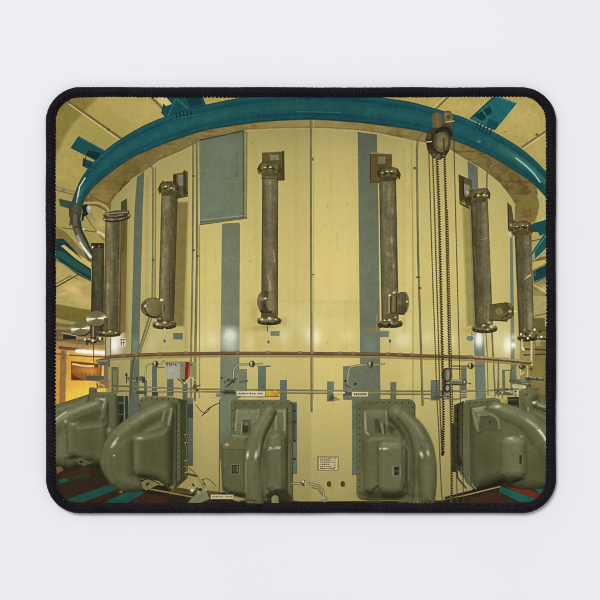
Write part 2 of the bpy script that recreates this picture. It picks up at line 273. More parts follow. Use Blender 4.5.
    # ring seen again at the right edge
    fill([(532,224),(548,219),(548,232),(540,236),(538,232),(531,232)], (18,74,76)); fill([(532,252),(540,240),(548,228),(548,246),(538,256),(531,262)], (24,88,86)); fill([(531,256),(535,252),(535,258),(531,262)],(150,150,110)); line([(533,253),(547,234)],1,(70,130,116)); fill([(533,271),(548,264),(548,277),(534,283)], (16,64,62)); line([(534,282),(548,276)],1,(90,120,92)); fill([(532,263),(547,256),(548,262),(532,270)],(196,178,98)); fill([(532,262),(540,257),(548,256),(548,259)],(120,102,48))
    line([(532,241),(541,239)],1,(86,92,60)); rect(534,268,536,276,(100,140,120),alpha=.4); line([(534,288),(548,297)],1.1,(112,98,56)); line([(534,285),(548,293)],1,(210,192,124)); glow(544,289,5,4,(226,210,150),.6)
    rect(531,325,560,336,(118,104,52),soft=1.5); rect(529,342,560,420,(126,112,58),soft=1); rect(522,345,530,392,(150,136,76),soft=1); rect(545,321,549,326,(214,206,160)); line([(535,316),(548,313)],1.4,(120,108,62)); rect(530,318,545,331,(104,94,50),soft=1.5); line([(524,349),(548,350)],1.6,(70,62,32)); line([(524,355),(548,354)],1.4,(66,58,30)); line([(540,331),(548,330)],1.2,(70,62,36))
    glow(535,365,10,8,(140,126,66),.6); glow(538,378,8,8,(150,136,72),.5)
    # ---- the vertical flues
    PIPE = [(-1,(68,60,34)),(-.85,(90,83,54)),(-.5,(104,97,66)),(0,(115,108,76)),(.4,(111,103,73)),(.75,(94,88,58)),(1,(78,70,38))]
    PLEFT = [(-1,(72,66,34)),(-.85,(102,94,62)),(-.55,(126,117,83)),(-.1,(108,101,67)),(.25,(91,83,54)),(.6,(84,77,47)),(1,(72,64,34))]
    PRIGHT = [(-1,(70,60,30)),(-.7,(88,81,50)),(-.2,(95,88,56)),(.2,(110,103,71)),(.6,(118,112,82)),(.88,(110,102,70)),(1,(88,80,46))]
    def flue(pl, pr, y0, y1, bright=1., stops=PIPE, shadow=None):
        """sides as (x at the top, x at the bottom)"""
        if shadow:
            x0, x1, a = shadow; fill([(pl[0]+x0,y0+14),(pr[0]+x1,y0+14),(pr[1]+x1,y1+5),(pl[1]+x0,y1+5)], (124,111,58), soft=2.5, alpha=a)
        w = win(min(pl)-2, y0-1, max(pr)+2, y1+1); X, Y = GX[w], GY[w]; k = (Y-y0)/(y1-y0)
        L, R = pl[0]+(pl[1]-pl[0])*k, pr[0]+(pr[1]-pr[0])*k; t = (X-(L+R)/2)/((R-L)/2)
        a = np.clip((1-np.abs(t))*(R-L)/2/.7+.5, 0, 1)*np.clip((Y-y0)*1.5+.5, 0, 1)*np.clip((y1-Y)*1.5+.5, 0, 1)
        c = ramp(t, stops)*bright; c = grain(w, c, .10, .08)*(1+.32*(N_STREAK[w]-.5)+.12*(N_BIG[w]-.5))[..., None]
        st = np.clip((N_SPOT[w]-.62)*4, 0, 1)*(np.abs(t) < .8); c = c*(1+.2*st-.08*np.clip((.42-N_SPOT[w])*5, 0, 1))[..., None]
        over(w, a, c)
    def flange(x0, x1, y0, y1, n=6, tilt=0., bolts=True):
        cx, cy, rx, ry = (x0+x1)/2, (y0+y1)/2, (x1-x0)/2, (y1-y0)/2; ct, st_ = math.cos(tilt), math.sin(tilt)
        def at(u, v): return cx+rx*u*ct-ry*v*st_, cy+rx*u*st_+ry*v*ct
        hi = [(-1,(62,55,32)),(-.55,(122,112,78)),(-.1,(98,90,58)),(.3,(134,125,90)),(.75,(88,80,50)),(1,(54,47,27))]
        x, y = at(0,.55); ell(x, y, rx*.97, ry*.62, (46,40,22), rot=tilt); x, y = at(0,.32); ell(x, y, rx, ry*.55, (90,82,52), rot=tilt, stops=hi)
        x, y = at(0,.06); ell(x, y, rx*.9, ry*.5, (44,38,22), rot=tilt); x, y = at(0,-.3); ell(x, y, rx*.97, ry*.55, (90,82,52), rot=tilt, stops=hi); x, y = at(0,-.42); ell(x, y, rx*.78, ry*.36, (70,63,38), rot=tilt, alpha=.85)
        if bolts:
            for i in range(n):
                a = math.pi*(i+.5+.35*(RNG.rand()-.5))/n; u, v = .93*math.cos(a), .3*math.sin(a); p, q = at(u, v-.5), at(u, v+.62)
                line([p, q], 1.7, (58,51,30)); line([(p[0]-.4,p[1]), (q[0]-.4,q[1]-.6)], .7, (128,119,84), alpha=.4+.5*RNG.rand())
                if RNG.rand() > .35: glow(p[0]+RNG.rand()-.5, p[1]+ry*.9*RNG.rand(), .55+.5*RNG.rand(), .5+.4*RNG.rand(), (226,216,184), .35+.5*RNG.rand())
    def topflange(cx, cy, rx, lean, hi):
        """the skirted collar at the head of a flue, seen from below"""
        def q(u, v): return (cx+rx*u, cy+v+lean*u)
        out = [q(-1,1.5), q(-.86,-3), q(-.66,-5.6), q(-.1,-6.4), q(.5,-6.2), q(.84,-3.8), q(1,1), q(.95,6), q(.74,4.4), q(.62,8), q(-.62,8), q(-.74,4.6), q(-.88,6.4)]
        fill(out, (78,70,38), mid=.3, fine=.1); fill([q(-.66,-4.6), q(.56,-5.2), q(.74,-3), q(.66,0), q(-.68,1)], (96,88,50), mid=.35, soft=1.2)
        line([q(-1,1.6), q(-.78,-3.8), q(-.5,-6.8)], 1, (58,50,24)); line([q(.74,-4.4), q(1,1), q(.95,6)], 1, (60,52,26)); line([q(-.96,2), q(-.86,5.6)], 1.4, (112,100,54))
        line(curve([q(-.72,2.6), q(-.4,.4), q(0,-.4), q(.4,.2), q(.74,2.4)]), 1.6, (56,50,26), soft=1); line(curve([q(-.64,4), q(0,1.4), q(.64,3.6)]), 1.2, (102,95,58), soft=1.2)
        for k in range(7): u = -.84+.28*k; line([q(u,-2.4+1.6*abs(u)), q(u*1.03,1.8+1.6*abs(u))], 1.2, ((52,46,24),(118,108,66))[k % 2], alpha=.8)
        for u, v, r in hi: x, y = q(u, v); glow(x, y, r*1.3, r*.75, (216,200,158), .85, rot=lean*.05); glow(x, y, r*.7, r*.5, (248,236,204), .75)
    def botflange(x0, x1, cy, hi, th=4.2):
        """the bolted foot of a flue: a thick ring, bright where the lamps catch it"""
        cx, rx = (x0+x1)/2, (x1-x0)/2
        ell(cx, cy+th*.75, rx*.9, th*.62, (50,44,20)); ell(cx, cy+th*.2, rx, th*.82, (98,90,50), stops=[(-1,(70,62,30)),(-.6,(126,116,72)),(-.2,(98,90,52)),(.2,(116,107,64)),(.6,(94,86,48)),(1,(64,56,26))])
        ell(cx, cy-th*.42, rx*.62, th*.55, (78,71,38)); line(curve([(cx-rx*.9,cy+th*.34), (cx,cy+th*.86), (cx+rx*.9,cy+th*.34)]), 1.0, (60,53,26), soft=1)
        for k in range(6):
            u = -.86+.344*k+.06*(RNG.rand()-.5); ell(cx+rx*u, cy+th*(.95-.42*u*u), 1.35, 1.0, (54,47,24)); ell(cx+rx*u-.3, cy+th*(.1-.25*u*u)-.2, 1.1, 1.2, ((118,108,66),(84,76,42))[k % 2])
        for x, y, r in hi: glow(x, y, r*1.15, r*.85, (214,200,154), .85); glow(x-.2, y-.2, r*.7, r*.55, (248,236,204), .75); glow(x+r*1.6, y+.3, r*.8, r*.5, (176,164,120), .5)
    def plate(x0, y0, x1, y1, skew=0., wn=None):
        fill([(x0,y0+skew),(x1,y0),(x1,y1),(x0,y1+skew)], (88,79,40), mid=.2); line([(x0,y0+skew),(x0,y1+skew)],1,(60,52,30)); line([(x0,y1+skew),(x1,y1)],1,(62,54,32)); line([(x0,y0+skew),(x1,y0)],.8,(150,138,96))
        if wn: rect(*wn, (124,116,80), mid=.2)
        for q in (.2,.5,.8): ell(x1-1.4, y0+(y1-y0)*q, .6, .6, (60,52,32))
    DK = [(k, tuple(int(c*.68) for c in v)) for k, v in PIPE]
    flue((92.4,90.4),(104,103.5),246,336,1.,DK); rect(91,243,104,248,(48,44,26),soft=1); ell(92.6,247,1,1,(210,206,180)); ell(99,246.5,.8,.8,(150,140,100))
    fill([(120,216),(127.5,214),(125.4,332),(119,334)], (100,88,38), to=(124,110,54)); fill([(121,202),(127.6,198),(128,212),(121,218)],(70,66,42)); line([(127.4,198),(127.6,214)],1,(150,140,92))
    flue((105.4,103.6),(121.6,120.4),217,332,1.,PLEFT); line([(120.5,220),(118.4,330)],1.4,(150,138,92),alpha=.5); flange(103,130,209.5,221,5,-.12); line([(104,214),(128,212)],1.2,(140,130,86)); glow(111,219,3,1.2,(170,158,120),.6); line([(124,221),(123,250)],1.6,(84,74,42))
    # bottom of the two left flues: discs, flanges
    for cx, cy, rx, ry in ((80.5,328.7,9.6,6.6),(96.4,318.6,10.2,7.6)):
        ell(cx+1, cy+1, rx, ry, (50,44,26)); w = win(cx-rx-2, cy-ry-2, cx+rx+2, cy+ry+2); X, Y = (GX[w]-cx)/rx, (GY[w]-cy)/ry; ang = np.arctan2(Y, X)
        sw = .5+.5*np.cos(2*(ang+.15)); c = ramp(np.clip(sw**5+.03*np.sin(np.hypot(X,Y)*40), 0, 1), [(0,(112,102,66)),(.5,(146,136,98)),(1,(228,220,190))]); over(w, np.clip(.5-(np.hypot(X,Y)-1)*min(rx,ry)/.7,0,1), c)
        line([(cx-rx*.85,cy+.3),(cx+rx*.8,cy-.4)],1.1,(240,234,208),alpha=.8); ell(cx,cy,.9,.8,(120,108,72))
    rect(91,326,96,340,(70,62,38),soft=1); rect(92.4,326,94,338,(180,168,126),soft=1,alpha=.7); rect(104,318,108.5,334,(92,82,50),soft=1); botflange(99,120.6,332.6,[(104,332.6,1.0),(110,331.6,1.2),(116,333,.7)],3.2); botflange(86,99,339.6,[(89,339,1.0),(93,340,1.1)],2.8); 
    for k in range(10): ell(84+2.6*k+RNG.rand(),338+RNG.rand()*6,1.1,1.3,((224,214,180),(64,56,34),(130,118,80))[k%3])
    line([(93.5,343),(93.8,362)],.9,(80,70,44)); rect(105,338,110.5,356,(176,166,126),soft=1.4,alpha=.8); line([(105.4,336),(105.6,358)],1,(96,84,52)); line([(110.6,338),(110.6,358)],1,(120,108,70))
    rect(119.6,338.4,125.6,346.6,(216,210,184),soft=.8); 
    for a in ((121.2,340,121.2,345.4),(123.6,340,123.6,345.4),(120.8,342.8,124.6,342.8),(120.6,339.6,125,339.6)): line([(a[0],a[1]),(a[2],a[3])],.8,(92,88,70))
    # P3
    plate(173.4,171,188,196,3,(178,174.5,184,185)); rect(179.6,176,183,186,(112,122,112)); flue((161.6,158.2),(178,174),188,321,1.,PLEFT,shadow=(14,10,.95)); topflange(168.6,187.6,10.4,-.6,[(-.28,-1.2,1.1),(.26,.4,1.1),(.5,1.6,.7)]); line([(177,196),(187,193)],2.4,(66,58,30)); ell(183,194,3,1.8,(96,88,54)); fill([(173.6,175),(176,173.6),(176,186),(173.6,184)],(58,52,22)); line([(184.6,172),(184.8,194)],3,(62,54,26),soft=1.2)
    ell(152.8,307.6,11.8,9.8,(62,54,28)); ell(152.6,306.8,11.6,9.4,(100,91,54),stops=[(-1,(84,76,42)),(-.7,(112,103,64)),(0,(104,95,56)),(1,(84,76,42))]); ell(154.6,307.4,8.8,8.6,(118,108,66),mid=.25) if 0 else ell(154.6,307.4,8.8,8.6,(118,108,66),rot=.15,stops=[(-1,(126,116,74)),(0,(120,110,66)),(1,(98,90,52))])
    line(curve([(145.6,302),(144,306),(146,312),(150,316)]),1.3,(66,58,30),soft=1.2); line(curve([(148.4,299.6),(146.6,305),(148.4,312.4)]),.8,(140,129,86),alpha=.6); glow(145.2,306,1.1,1.5,(236,226,190),.95); ell(161.4,300,1.6,1.6,(206,196,152)); line([(162.4,303),(163,318)],1,(140,128,82),alpha=.7); line(curve([(147,314.6),(153,317.4),(162,317.2)]),1.5,(50,43,20),soft=1.2); fill([(157,317),(162.6,317),(163,322),(157,322)],(70,62,34)); ell(159.6,318.6,1.8,1.4,(132,121,78)); line([(165,250),(163,318)],1.2,(124,116,76),alpha=.4)
    botflange(152.6,176.4,323.6,[(157.6,324,1.6),(164.6,322.6,1.4),(164.4,329,.8)]); ell(164.8,320.4,1.6,1,(150,76,52),alpha=.6); line([(164.6,329),(164.4,350),(163.6,360),(159,363.5)],1.5,(190,180,140)); ell(164.5,341,1.2,1.6,(112,102,64))
    # P4
    plate(262.7,151.4,284,180,1,(270,154.6,279,160)); flue((262.2,261.2),(278.2,278),171,318,1.); topflange(269.6,168.6,12.2,.5,[(-.36,-.8,1.0),(.07,-1.4,1.0)]); ell(267.4,166.6,1,1.8,(96,50,32)); line([(262,178),(278,178.6)],1,(64,57,30),soft=1.4); line([(283,152),(283.4,179)],2.4,(66,58,30),soft=1.2); 
    glow(270,290,2,12,(168,158,120),.45); line([(273.5,250),(274.5,262)],1,(190,178,134),alpha=.7); line([(268,276),(271,290)],1,(180,168,124),alpha=.7)
    ell(265,302,7.6,11.4,(62,55,32)); ell(264.4,301.8,7,10.8,(92,84,54),stops=[(-1,(66,58,32)),(-.7,(116,107,72)),(-.2,(86,78,50)),(.5,(62,56,40)),(1,(72,64,36))]); glow(265.6,306.5,3.4,4.6,(52,48,40),.85); ell(270.4,301.6,4.6,9.4,(128,119,70),soft=1.4,stops=[(-1,(112,102,58)),(0,(132,122,74)),(1,(108,99,54))]); line(curve([(259,295),(258,302),(259.6,309)]),1.1,(126,117,78),soft=1.2); glow(265.4,298.4,1.7,.8,(250,240,214),1); glow(262,299,3,1.4,(170,160,120),.6); line(curve([(268,293),(266.8,300)]),1,(70,62,36)); line(curve([(261,311),(266,313.6),(271,312)]),2,(46,40,22),soft=1.4); ell(269.6,292,1.2,1.4,(130,120,80)); rect(262.6,313,276,317,(84,76,42),soft=1)
    botflange(257.2,281.4,319.6,[(262.2,319.4,1.5),(269.6,318.6,1.9),(275.6,319.4,.8)]); ell(268.4,323.4,1.6,1.6,(40,34,18)); glow(266,327,8,1.6,(150,130,70),.5)
    line([(267.6,326),(269,357),(267.4,361.6),(262,363.6)],1.6,(196,188,150)); line([(267.4,326),(267.5,331)],1.2,(96,88,58)); ell(268.4,342,1.2,1.6,(116,106,66))
    # P5
    plate(370.6,154,392,183,-1,(378,156.6,385.6,164)); flue((379,381.6),(396,398.8),176,320,1.); topflange(388.4,173.4,11.8,-.4,[(-.1,-2,1.0),(.28,-2,1.0),(-.5,-.8,.8)]); fill([(371,156),(377,156),(377,183),(371,183)],(94,82,40),alpha=.6); line([(380,177.6),(397,179)],1,(64,57,30),soft=1.4); 
    for x, y, a in ((391.5,240,.6),(393.6,266,.6),(392.4,211,.4),(388,290,.4),(396.4,292,.4)): glow(x,y,1.2,3,(196,186,146),a)
    rect(388.2,294.6,390.4,318,(150,140,88),soft=1); fill([(390.6,296),(393,293.8),(400,293.6),(400,313.6),(391,314)],(96,87,48),soft=1); line([(390.8,296),(390.6,314)],1.2,(58,50,22)); line([(393.6,297),(393.4,311)],2.4,(122,112,70),soft=1.4); line([(396.8,294),(396.6,313.6)],1.2,(58,51,26)); fill([(397,294),(401,291.8),(406.6,292.4),(409,298),(409,305),(407,311.4),(402,314),(397,313)],(94,86,52),soft=.9); ell(403,303,5.6,10.8,(96,88,52),stops=[(-1,(110,100,58)),(-.3,(96,88,54)),(.4,(84,77,46)),(1,(104,95,58))]); glow(403,309,4,3.4,(58,52,30),.8); glow(399.4,302.4,1.6,2.6,(150,134,84),.7); for_k = [line([(399+1.5*k,294.6+.3*k),(399.4+1.5*k,311-.3*k)],.6,((66,59,32),(124,114,74))[k%2],alpha=.6) for k in range(6)]; glow(407,301.6,1.1,.9,(246,226,178),1); line(curve([(405.6,292.6),(408.4,298),(408.8,305),(406.6,311.6)]),.8,(150,140,94),alpha=.8); ell(394,292.6,1.3,1.1,(206,196,156)); ell(389.6,295.4,1.4,1,(210,200,156)); line([(391,313.6),(404,314)],1.4,(48,42,20),soft=1.2); rect(385,313.6,398,319,(96,88,52),soft=1)
    botflange(377.4,402.6,322.4,[(384.6,320.4,1.0),(389.6,320.2,1.5),(395.4,317.4,.8),(391.6,322.6,.9)]); ell(389.4,325,1.6,1.4,(36,30,14)); ell(380.6,325.6,2.8,2.4,(60,53,26)); line([(389.6,328),(389.6,357),(388,361.6),(384,363.6)],1.5,(186,178,140)); ell(390,341,1.2,1.8,(110,100,64))
    # P6
    fill([(462,196),(471,196),(476,326),(467,326)], (140,126,66), soft=3, alpha=.75); fill([(459,174.6),(472,180),(472,203),(460,200)], (86,78,48)); fill([(463,183),(470,186),(468,197),(463,194)], (134,128,104)); line([(459,175),(460,201)],1,(54,46,28)); 
    flue((470.4,475.2),(487.6,493),195,326,.97,PRIGHT); topflange(478.8,195,11.2,-2.2,[(-.06,.2,1.2),(.46,1.0,1.3),(.76,2.4,.8)]); line([(482,239.6),(487,238)],1.0,(150,140,92)); fill([(459.8,175.4),(464,177.4),(464.4,203),(460.4,201)],(66,59,28)); glow(467,192,1,1,(220,206,170),.8); glow(468.6,193.4,1,1.4,(206,196,160),.7); line(curve([(460,203),(466,199),(474,193)]),1.8,(96,88,48)); line([(461,204),(469,208)],1.6,(58,50,24)); fill([(464,198),(470,196),(471,206),(466,206)],(52,46,22),alpha=.8); line([(463,180),(463.6,196)],1.4,(50,44,20))
    line([(474,246),(476,270)],.8,(130,120,80),alpha=.4)
    fill([(488,305.4),(497,304.4),(502,303),(502,320.6),(492,320),(488,320)],(98,89,50),soft=1,mid=.12); line([(489,305.2),(502,303.2)],1,(72,62,26)); ell(498.6,311.4,3.2,3.6,(128,118,66),soft=1.2); fill([(500.6,303.6),(505,302.2),(510,303),(513.4,307),(514,313),(511.4,318),(506,320.8),(500.6,320.4),(502.6,312)],(84,77,44),soft=.9); fill([(502.6,305),(506,304),(507,311),(504,313)],(84,75,32),soft=1); fill([(503,314),(507,312),(511,315),(507,319.6),(503,319)],(110,101,56),soft=1.2); line([(503,317.6),(511,312.4)],1,(64,56,24)); line(curve([(506.4,303),(508,310),(506.6,319)]),.9,(64,56,24)); glow(510,311.4,1.9,1.3,(206,196,158),.95); line([(512.6,307),(513,316)],1,(72,64,30)); line([(489,320),(507,321)],1.3,(60,52,20)); ell(515,311.6,1.0,.8,(240,232,200)); line(curve([(509,304),(511.6,307)]),1.4,(150,138,92),alpha=.7)
    botflange(471.8,497.2,327.4,[(483.6,325.4,1.2),(491.6,326.6,1.9),(488.8,322.6,.9),(487.6,329.6,.9)]); line([(488.6,305),(488.2,322)],1.2,(150,140,96),alpha=.6); line([(484.6,300),(484.2,318)],1.2,(130,121,82),alpha=.5)
    # P7
    fill([(507.6,203),(511.5,206),(514,222),(512,232),(508,230)], (82,76,48)); line([(508,203),(508.4,229)],1,(60,52,32)); flue((514.4,519),(531.2,534.4),229,339,.95,PRIGHT); topflange(520.6,227.4,12,-.4,[(.2,-2,.8),(.56,-1.6,.7),(-.3,-1,.8)]); ell(511,226,2.6,3.4,(80,70,44)); glow(511,225,1.4,1.4,(214,206,172),.7); fill([(506,234),(511,231),(512,238)],(196,188,150)); fill([(527,276.5),(530.6,274.2),(531,275.6),(524,280)],(196,184,136))
    glow(530,320,2.4,10,(188,180,140),.5); botflange(518,537,337,[(524,336,.9),(530,335.6,1.1)],3.4); line([(518.5,338),(548,339)],2.2,(60,52,30))
    for k in range(14): ell(521+1.7*k,333+5*math.sin(k*2.1)+RNG.rand()*4,1.1,1.2,((236,228,196),(70,62,38),(150,140,98),(52,46,28))[k%4])
    rect(530.4,341,532.6,366,(200,190,146),soft=1); rect(521.4,339,522.6,350,(208,198,158),soft=.8); line([(522,347),(524,350)],2,(214,206,166)); line([(534,344),(534.4,362)],1,(150,138,92)); rect(536,340,541,346,(170,160,116),alpha=.7,soft=1.5)
    # ---- horizontal pipes
    cop = curve([(106,357.5),(120,356),(160,354.4),(200,353.6),(250,353.4),(311,353.6),(380,354.4),(420,355.8),(470,357.4),(500,359.6),(530,362.6)])
    line([(x,y+2.9) for x,y in cop], 2.2, (146,126,66), soft=1.2, alpha=.85); tube(cop, 3.4, [(-1,(84,64,40)),(-.4,(124,98,66)),(.3,(104,79,50)),(1,(70,56,34))])
    for x in (124,136,160,186,238,268,300,312,340,353,388,400,412,470,482,506): 
        y = np.interp(x, [c[0] for c in cop], [c[1] for c in cop]); rect(x-2,y-2.2,x+2,y+1.6,(110,88,62),soft=1); glow(x,y-1,1.6,.9,(190,164,128),.5)
    line([(x,y-1) for x,y in cop if x > 472], 1.6, (186,168,124), alpha=.7); line([(x,y) for x,y in cop if 340 < x < 352], 1, (170,150,110), alpha=.7)
    TH = [(-1,(84,80,54)),(-.1,(150,142,102)),(1,(70,64,42))]
    for p, wd in (([(116,386),(150,387.4),(200,389.2),(311,390.4),(420,391.4),(470,391),(500,390.2),(530,388)],1.5),([(120,391),(160,391.6),(200,391.6),(311,393.2),(420,394.4),(445,394)],1.4)): tube(p, wd, TH)
    line([(204,390.5),(420,393)],1.2,(164,148,86),alpha=.5)
    # small fittings on each bay
    for p in ([(163.6,361),(161,363.8),(150,364),(146,366.5),(145.4,378)],[(262,363.6),(256,364.4),(240,364.6),(236,366),(233.6,370),(233.4,378)],[(384,363.8),(372,364.6),(360,365),(351,366.5),(348.4,370),(347.6,380)]):
        tube(p, 1.9, [(-1,(96,90,62)),(0,(190,182,146)),(1,(84,76,50))])
    tube([(258,366.4),(270,366.2)],1.2,TH); tube([(452,366),(470,366),(484,366)],1.5,TH); tube([(445,368.6),(466,369)],1.3,TH); tube([(157,367.4),(166,367.4)],1.2,TH)
    for x, y in ((155.4,364),(252,364),(370.4,364.4),(470.6,366)):
        ell(x,y,3.1,3.3,(84,72,46)); ell(x-.6,y-.3,1.3,2.6,(150,138,102)); ell(x+1.2,y,1,2.8,(60,50,32)); glow(x-.8,y-1.4,.9,.9,(226,218,186),.8)
    # clutter of valves
    fill([(126,377),(133,377),(143,376),(145.6,379),(144,382),(133,382),(126,381)], (96,100,74)); line([(126.6,373),(126.4,383)],1,(60,58,40)); ell(126.4,375,1.2,1.4,(52,50,36)); line([(127,380),(144,381.6)],1,(150,146,110)); rect(136,377,138,382,(70,70,48)); rect(142,377,145,383,(64,62,42)); rect(136,391,146,394,(74,74,50),soft=1)
    line([(134.5,357),(131.5,372),(131,398)],2,(84,84,62)); rect(152,392,158,396,(66,64,46),soft=1); rect(158,391,164,393.4,(150,136,84),soft=1); ell(195,386.5,2,2.4,(84,78,50)); line([(192,388),(200,385)],1.2,(90,84,54)); ell(197,390,1.6,1.6,(70,64,42))
    # grey label box by the second bay
    rect(164.8,361.4,180,379,(164,160,140),soft=.8); rect(165,361.4,180,364,(140,134,112),soft=.8); fill([(180,361.4),(186,361.8),(186,380.6),(180,379)], (128,128,94)); fill([(185.6,361.6),(190,362),(189.4,378),(186,381.6),(184.6,380)], (126,36,26)); line([(189.4,363),(188,377)],1,(186,80,50)); fill([(190,361.6),(196.4,362),(196.4,377),(190.6,377)], (138,140,92)); fill([(180,379),(184,382.6),(187,384),(184.6,379.6)],(66,62,44)); line([(184,383.4),(190,377),(195,380)],1.0,(196,190,150)); line([(178,379),(183,383.4)],1,(70,64,44)); ell(191.4,364.6,1,1.2,(130,60,40))
    for a in ((166.4,363.4,166.4,365.8),(167.8,363.4,167.8,365.8),(169.6,363.4,169.6,365.8),(171.2,363.4,171.2,365.8),(175.2,363.4,175.2,365.8),(172.4,364.6,174,364.6),(175.2,365.6,176.8,365.6),(166.2,363.4,168.2,363.4)): line([(a[0],a[1]),(a[2],a[3])],.6,(52,46,48))
    rect(168,367.5,177.5,377,(178,172,156),soft=2,alpha=.5)
    line(curve([(196,405),(201,411),(206,413),(211,407)]),.8,(84,76,46)); line(curve([(202,416),(208,409),(216,404.4),(220,403)]),.9,(58,52,34))
    # valves on bay three
    for k in range(7): ell(225+1.7*k,382+3*math.sin(k*1.9),1.5,1.5,((84,92,76),(120,128,108),(62,64,48))[k%3])
    line([(226,387),(231,383),(233,380)],1.6,(64,62,44)); rect(219.5,389.4,226,396,(98,108,94),soft=1); rect(224,390,235,394.4,(76,78,58),soft=1); line([(222,392),(235,393)],1,(44,42,30)); rect(216,393.4,222,397,(120,124,100),soft=1.5); ell(221.8,378,1,1,(40,42,34)); rect(226,386,234,390,(110,116,96),soft=1.5,alpha=.7); line([(240,382),(247,381)],2,(88,92,76),soft=1.5)
    rect(236.6,391.2,265.4,396,(206,198,166),soft=.7); rect(265.4,391.4,273,396.8,(206,162,42),soft=.7); fill([(273,391.6),(278.6,391),(279,396.2),(273,397)], (190,148,38)); line([(266,396.4),(279,396.4)],.9,(136,98,30)); line([(265.4,391),(265.4,396.6)],.7,(120,104,60)); ell(275.4,391.4,1.2,1.2,(206,170,70)); line([(237,396.8),(265,397)],.8,(104,96,66))
    for k in range(13):
        if k not in (5,9): rect(238.6+1.9*k,392.8,239.8+1.9*k+.3*(k%3),394.4,(96,88,74),soft=.5,alpha=.8)
    rect(248.4,392.8,251,394.2,(160,96,60),alpha=.7,soft=.5)
    # valves on bay four
    ell(345.6,381,1.3,1.3,(40,40,30)); ell(355.4,384,1.3,1.3,(46,42,30)); line([(347,381),(349,386),(353,388)],1.8,(132,134,112)); line([(346,385),(352,389)],2.2,(86,94,80)); rect(343,391,352,395.6,(78,82,66),soft=1); rect(347,388,352,392,(120,126,106),soft=1)
    rect(352,392,368,396.4,(206,196,148),soft=.7); rect(353.6,393.2,366.8,395.4,(150,138,98),soft=.6,alpha=.8)
    for k in range(7): rect(354.2+1.8*k,393.2,355.2+1.8*k,395.2,(90,80,54),soft=.5,alpha=.8)
    for k in range(4): ell(329+1.6*k,398+1.0*math.sin(k*2),1.4,1.3,((92,104,96),(64,70,60))[k%2])
    line([(334,392.6),(344,392.8)],2,(216,204,150)); fill([(334,396),(341,400),(334,401)],(150,134,76)); line([(331,396),(333,399)],1,(52,52,40))
    # right-hand clutter
    for p, wd, c in (([(503.4,371),(504,392)],3,(108,112,84)),([(503.4,370.4),(512,370.4)],1.4,(120,118,86)),([(516,366),(511.6,369),(510.6,374),(510.6,381)],1.6,(96,92,62)),([(515,366),(515.6,396)],2.6,(112,116,88)),([(520,366),(521,375),(524,372)],1,(204,196,150)),
                     ([(527.4,366),(527.6,378)],1,(196,188,142)),([(511,381),(530,381.4)],3.6,(88,98,76)),([(526,378.6),(543,379.6)],2.6,(74,84,60)),([(529,376.8),(542,378.4)],1,(150,150,110)),([(518,384),(529,386)],2.4,(80,86,62)),([(529,384),(530.6,386.6)],1.2,(52,52,34)),
                     ([(495,389.6),(538,389)],1.6,(96,92,60)),([(497,393),(512,394)],3.2,(88,96,72)),([(502,388),(502.4,397)],1.4,(120,118,84)),([(523,388),(534,390.6)],2.0,(88,86,54)),([(514,386),(524,387)],4,(196,186,130)),([(498.4,362),(498.6,396)],1.6,(108,112,86))): line(p, wd, c)
    ell(522,367,3.4,2.4,(78,66,40)); glow(521,366,1,1,(214,204,160),.7); ell(531,369,1.8,1.6,(84,76,48)); ell(511.4,380.6,2,2.2,(110,84,56)); ell(528.6,379,1.6,2,(64,66,44)); ell(537,379,1,1.6,(60,64,46)); glow(523,381,3,1,(160,170,140),.6); glow(516,392,4,3,(226,216,160),.6); rect(524,391,527,396,(160,150,96),soft=1)
    for k in range(8): ell(498+4.4*k,391+2*math.sin(k*2.3),1,1,((60,56,36),(190,180,130))[k%2],alpha=.8)
    # left-hand valves behind the first casting
    fill([(96,360),(103,358),(110,360),(110,366),(104,366),(96,362)], (92,92,68)); rect(105,358,110,367,(98,98,74)); line([(96,361),(107,361)],1,(150,146,112)); fill([(83,378),(88,375.6),(104,376),(104,380),(86,380.4)], (84,88,64)); ell(84.6,378,1.6,2,(110,104,72)); ell(96.6,366,2.6,1.4,(80,74,48)); line([(97,382),(97.6,388)],1.6,(96,84,52)); rect(99,380,109,388,(128,108,64),soft=1.5); rect(104,366,108,382,(112,108,76),soft=1); line([(96,382),(104,386)],1.4,(190,176,128)); ell(101,383,1.4,1.6,(170,90,50),alpha=.7); ell(108,384,1.4,1.6,(196,110,60),alpha=.6)
    line([(112,385.6),(130,386.4)],1.1,(92,88,58)); line([(112,391),(124,391.6)],1.0,(96,92,60))
    # ---- floor
    fill([(48,464),(112,464),(150,484),(220,492),(300,501.5),(440,500.5),(480,489),(500,480),(560,476),(560,520),(48,520)], (44,34,19), soft=1.2, mid=.2)
    for p, c in (([(58,480),(86,472),(92,476),(60,483.5)],(30,82,66)),([(64,501),(76,496),(104,486.5),(114,484),(118,488),(112,491.5),(82,502.5)],(26,78,66)),([(98,506),(112,498.5),(128,492),(148,490.6),(136,498),(122,506)],(24,76,66)),([(56,467),(61,466.5),(64,470),(57,474)],(120,80,44)),([(60,475),(84,467),(92,468),(88,472),(60,479)],(58,36,20)),
                 ([(128,504),(146,493),(162,496),(170,506)],(62,32,18)),([(84,506),(100,497),(110,494),(96,506)],(58,32,20)),([(500,486),(508,489),(536,499),(530,502),(520,502),(499,492)],(22,92,80)),([(506,487),(530,490),(541,494),(536,499),(518,493)],(104,42,24)),([(533,488),(547,485),(548,492),(540,494)],(24,92,74)),([(470,498),(500,492),(516,502),(470,506)],(58,38,20))): fill(p, c, soft=1, mid=.12)
    fill([(66,476),(104,468),(110,478),(74,494)], (46,34,18), soft=2, alpha=.7)
    line([(150,489),(192,497)],1.6,(126,112,64)); line([(152,487),(200,490)],3,(34,28,16),soft=2); line([(441,500),(470,494),(486,490),(500,486.6)],1.4,(150,136,80)); line([(446,498),(500,484)],2.2,(24,20,12),soft=2)
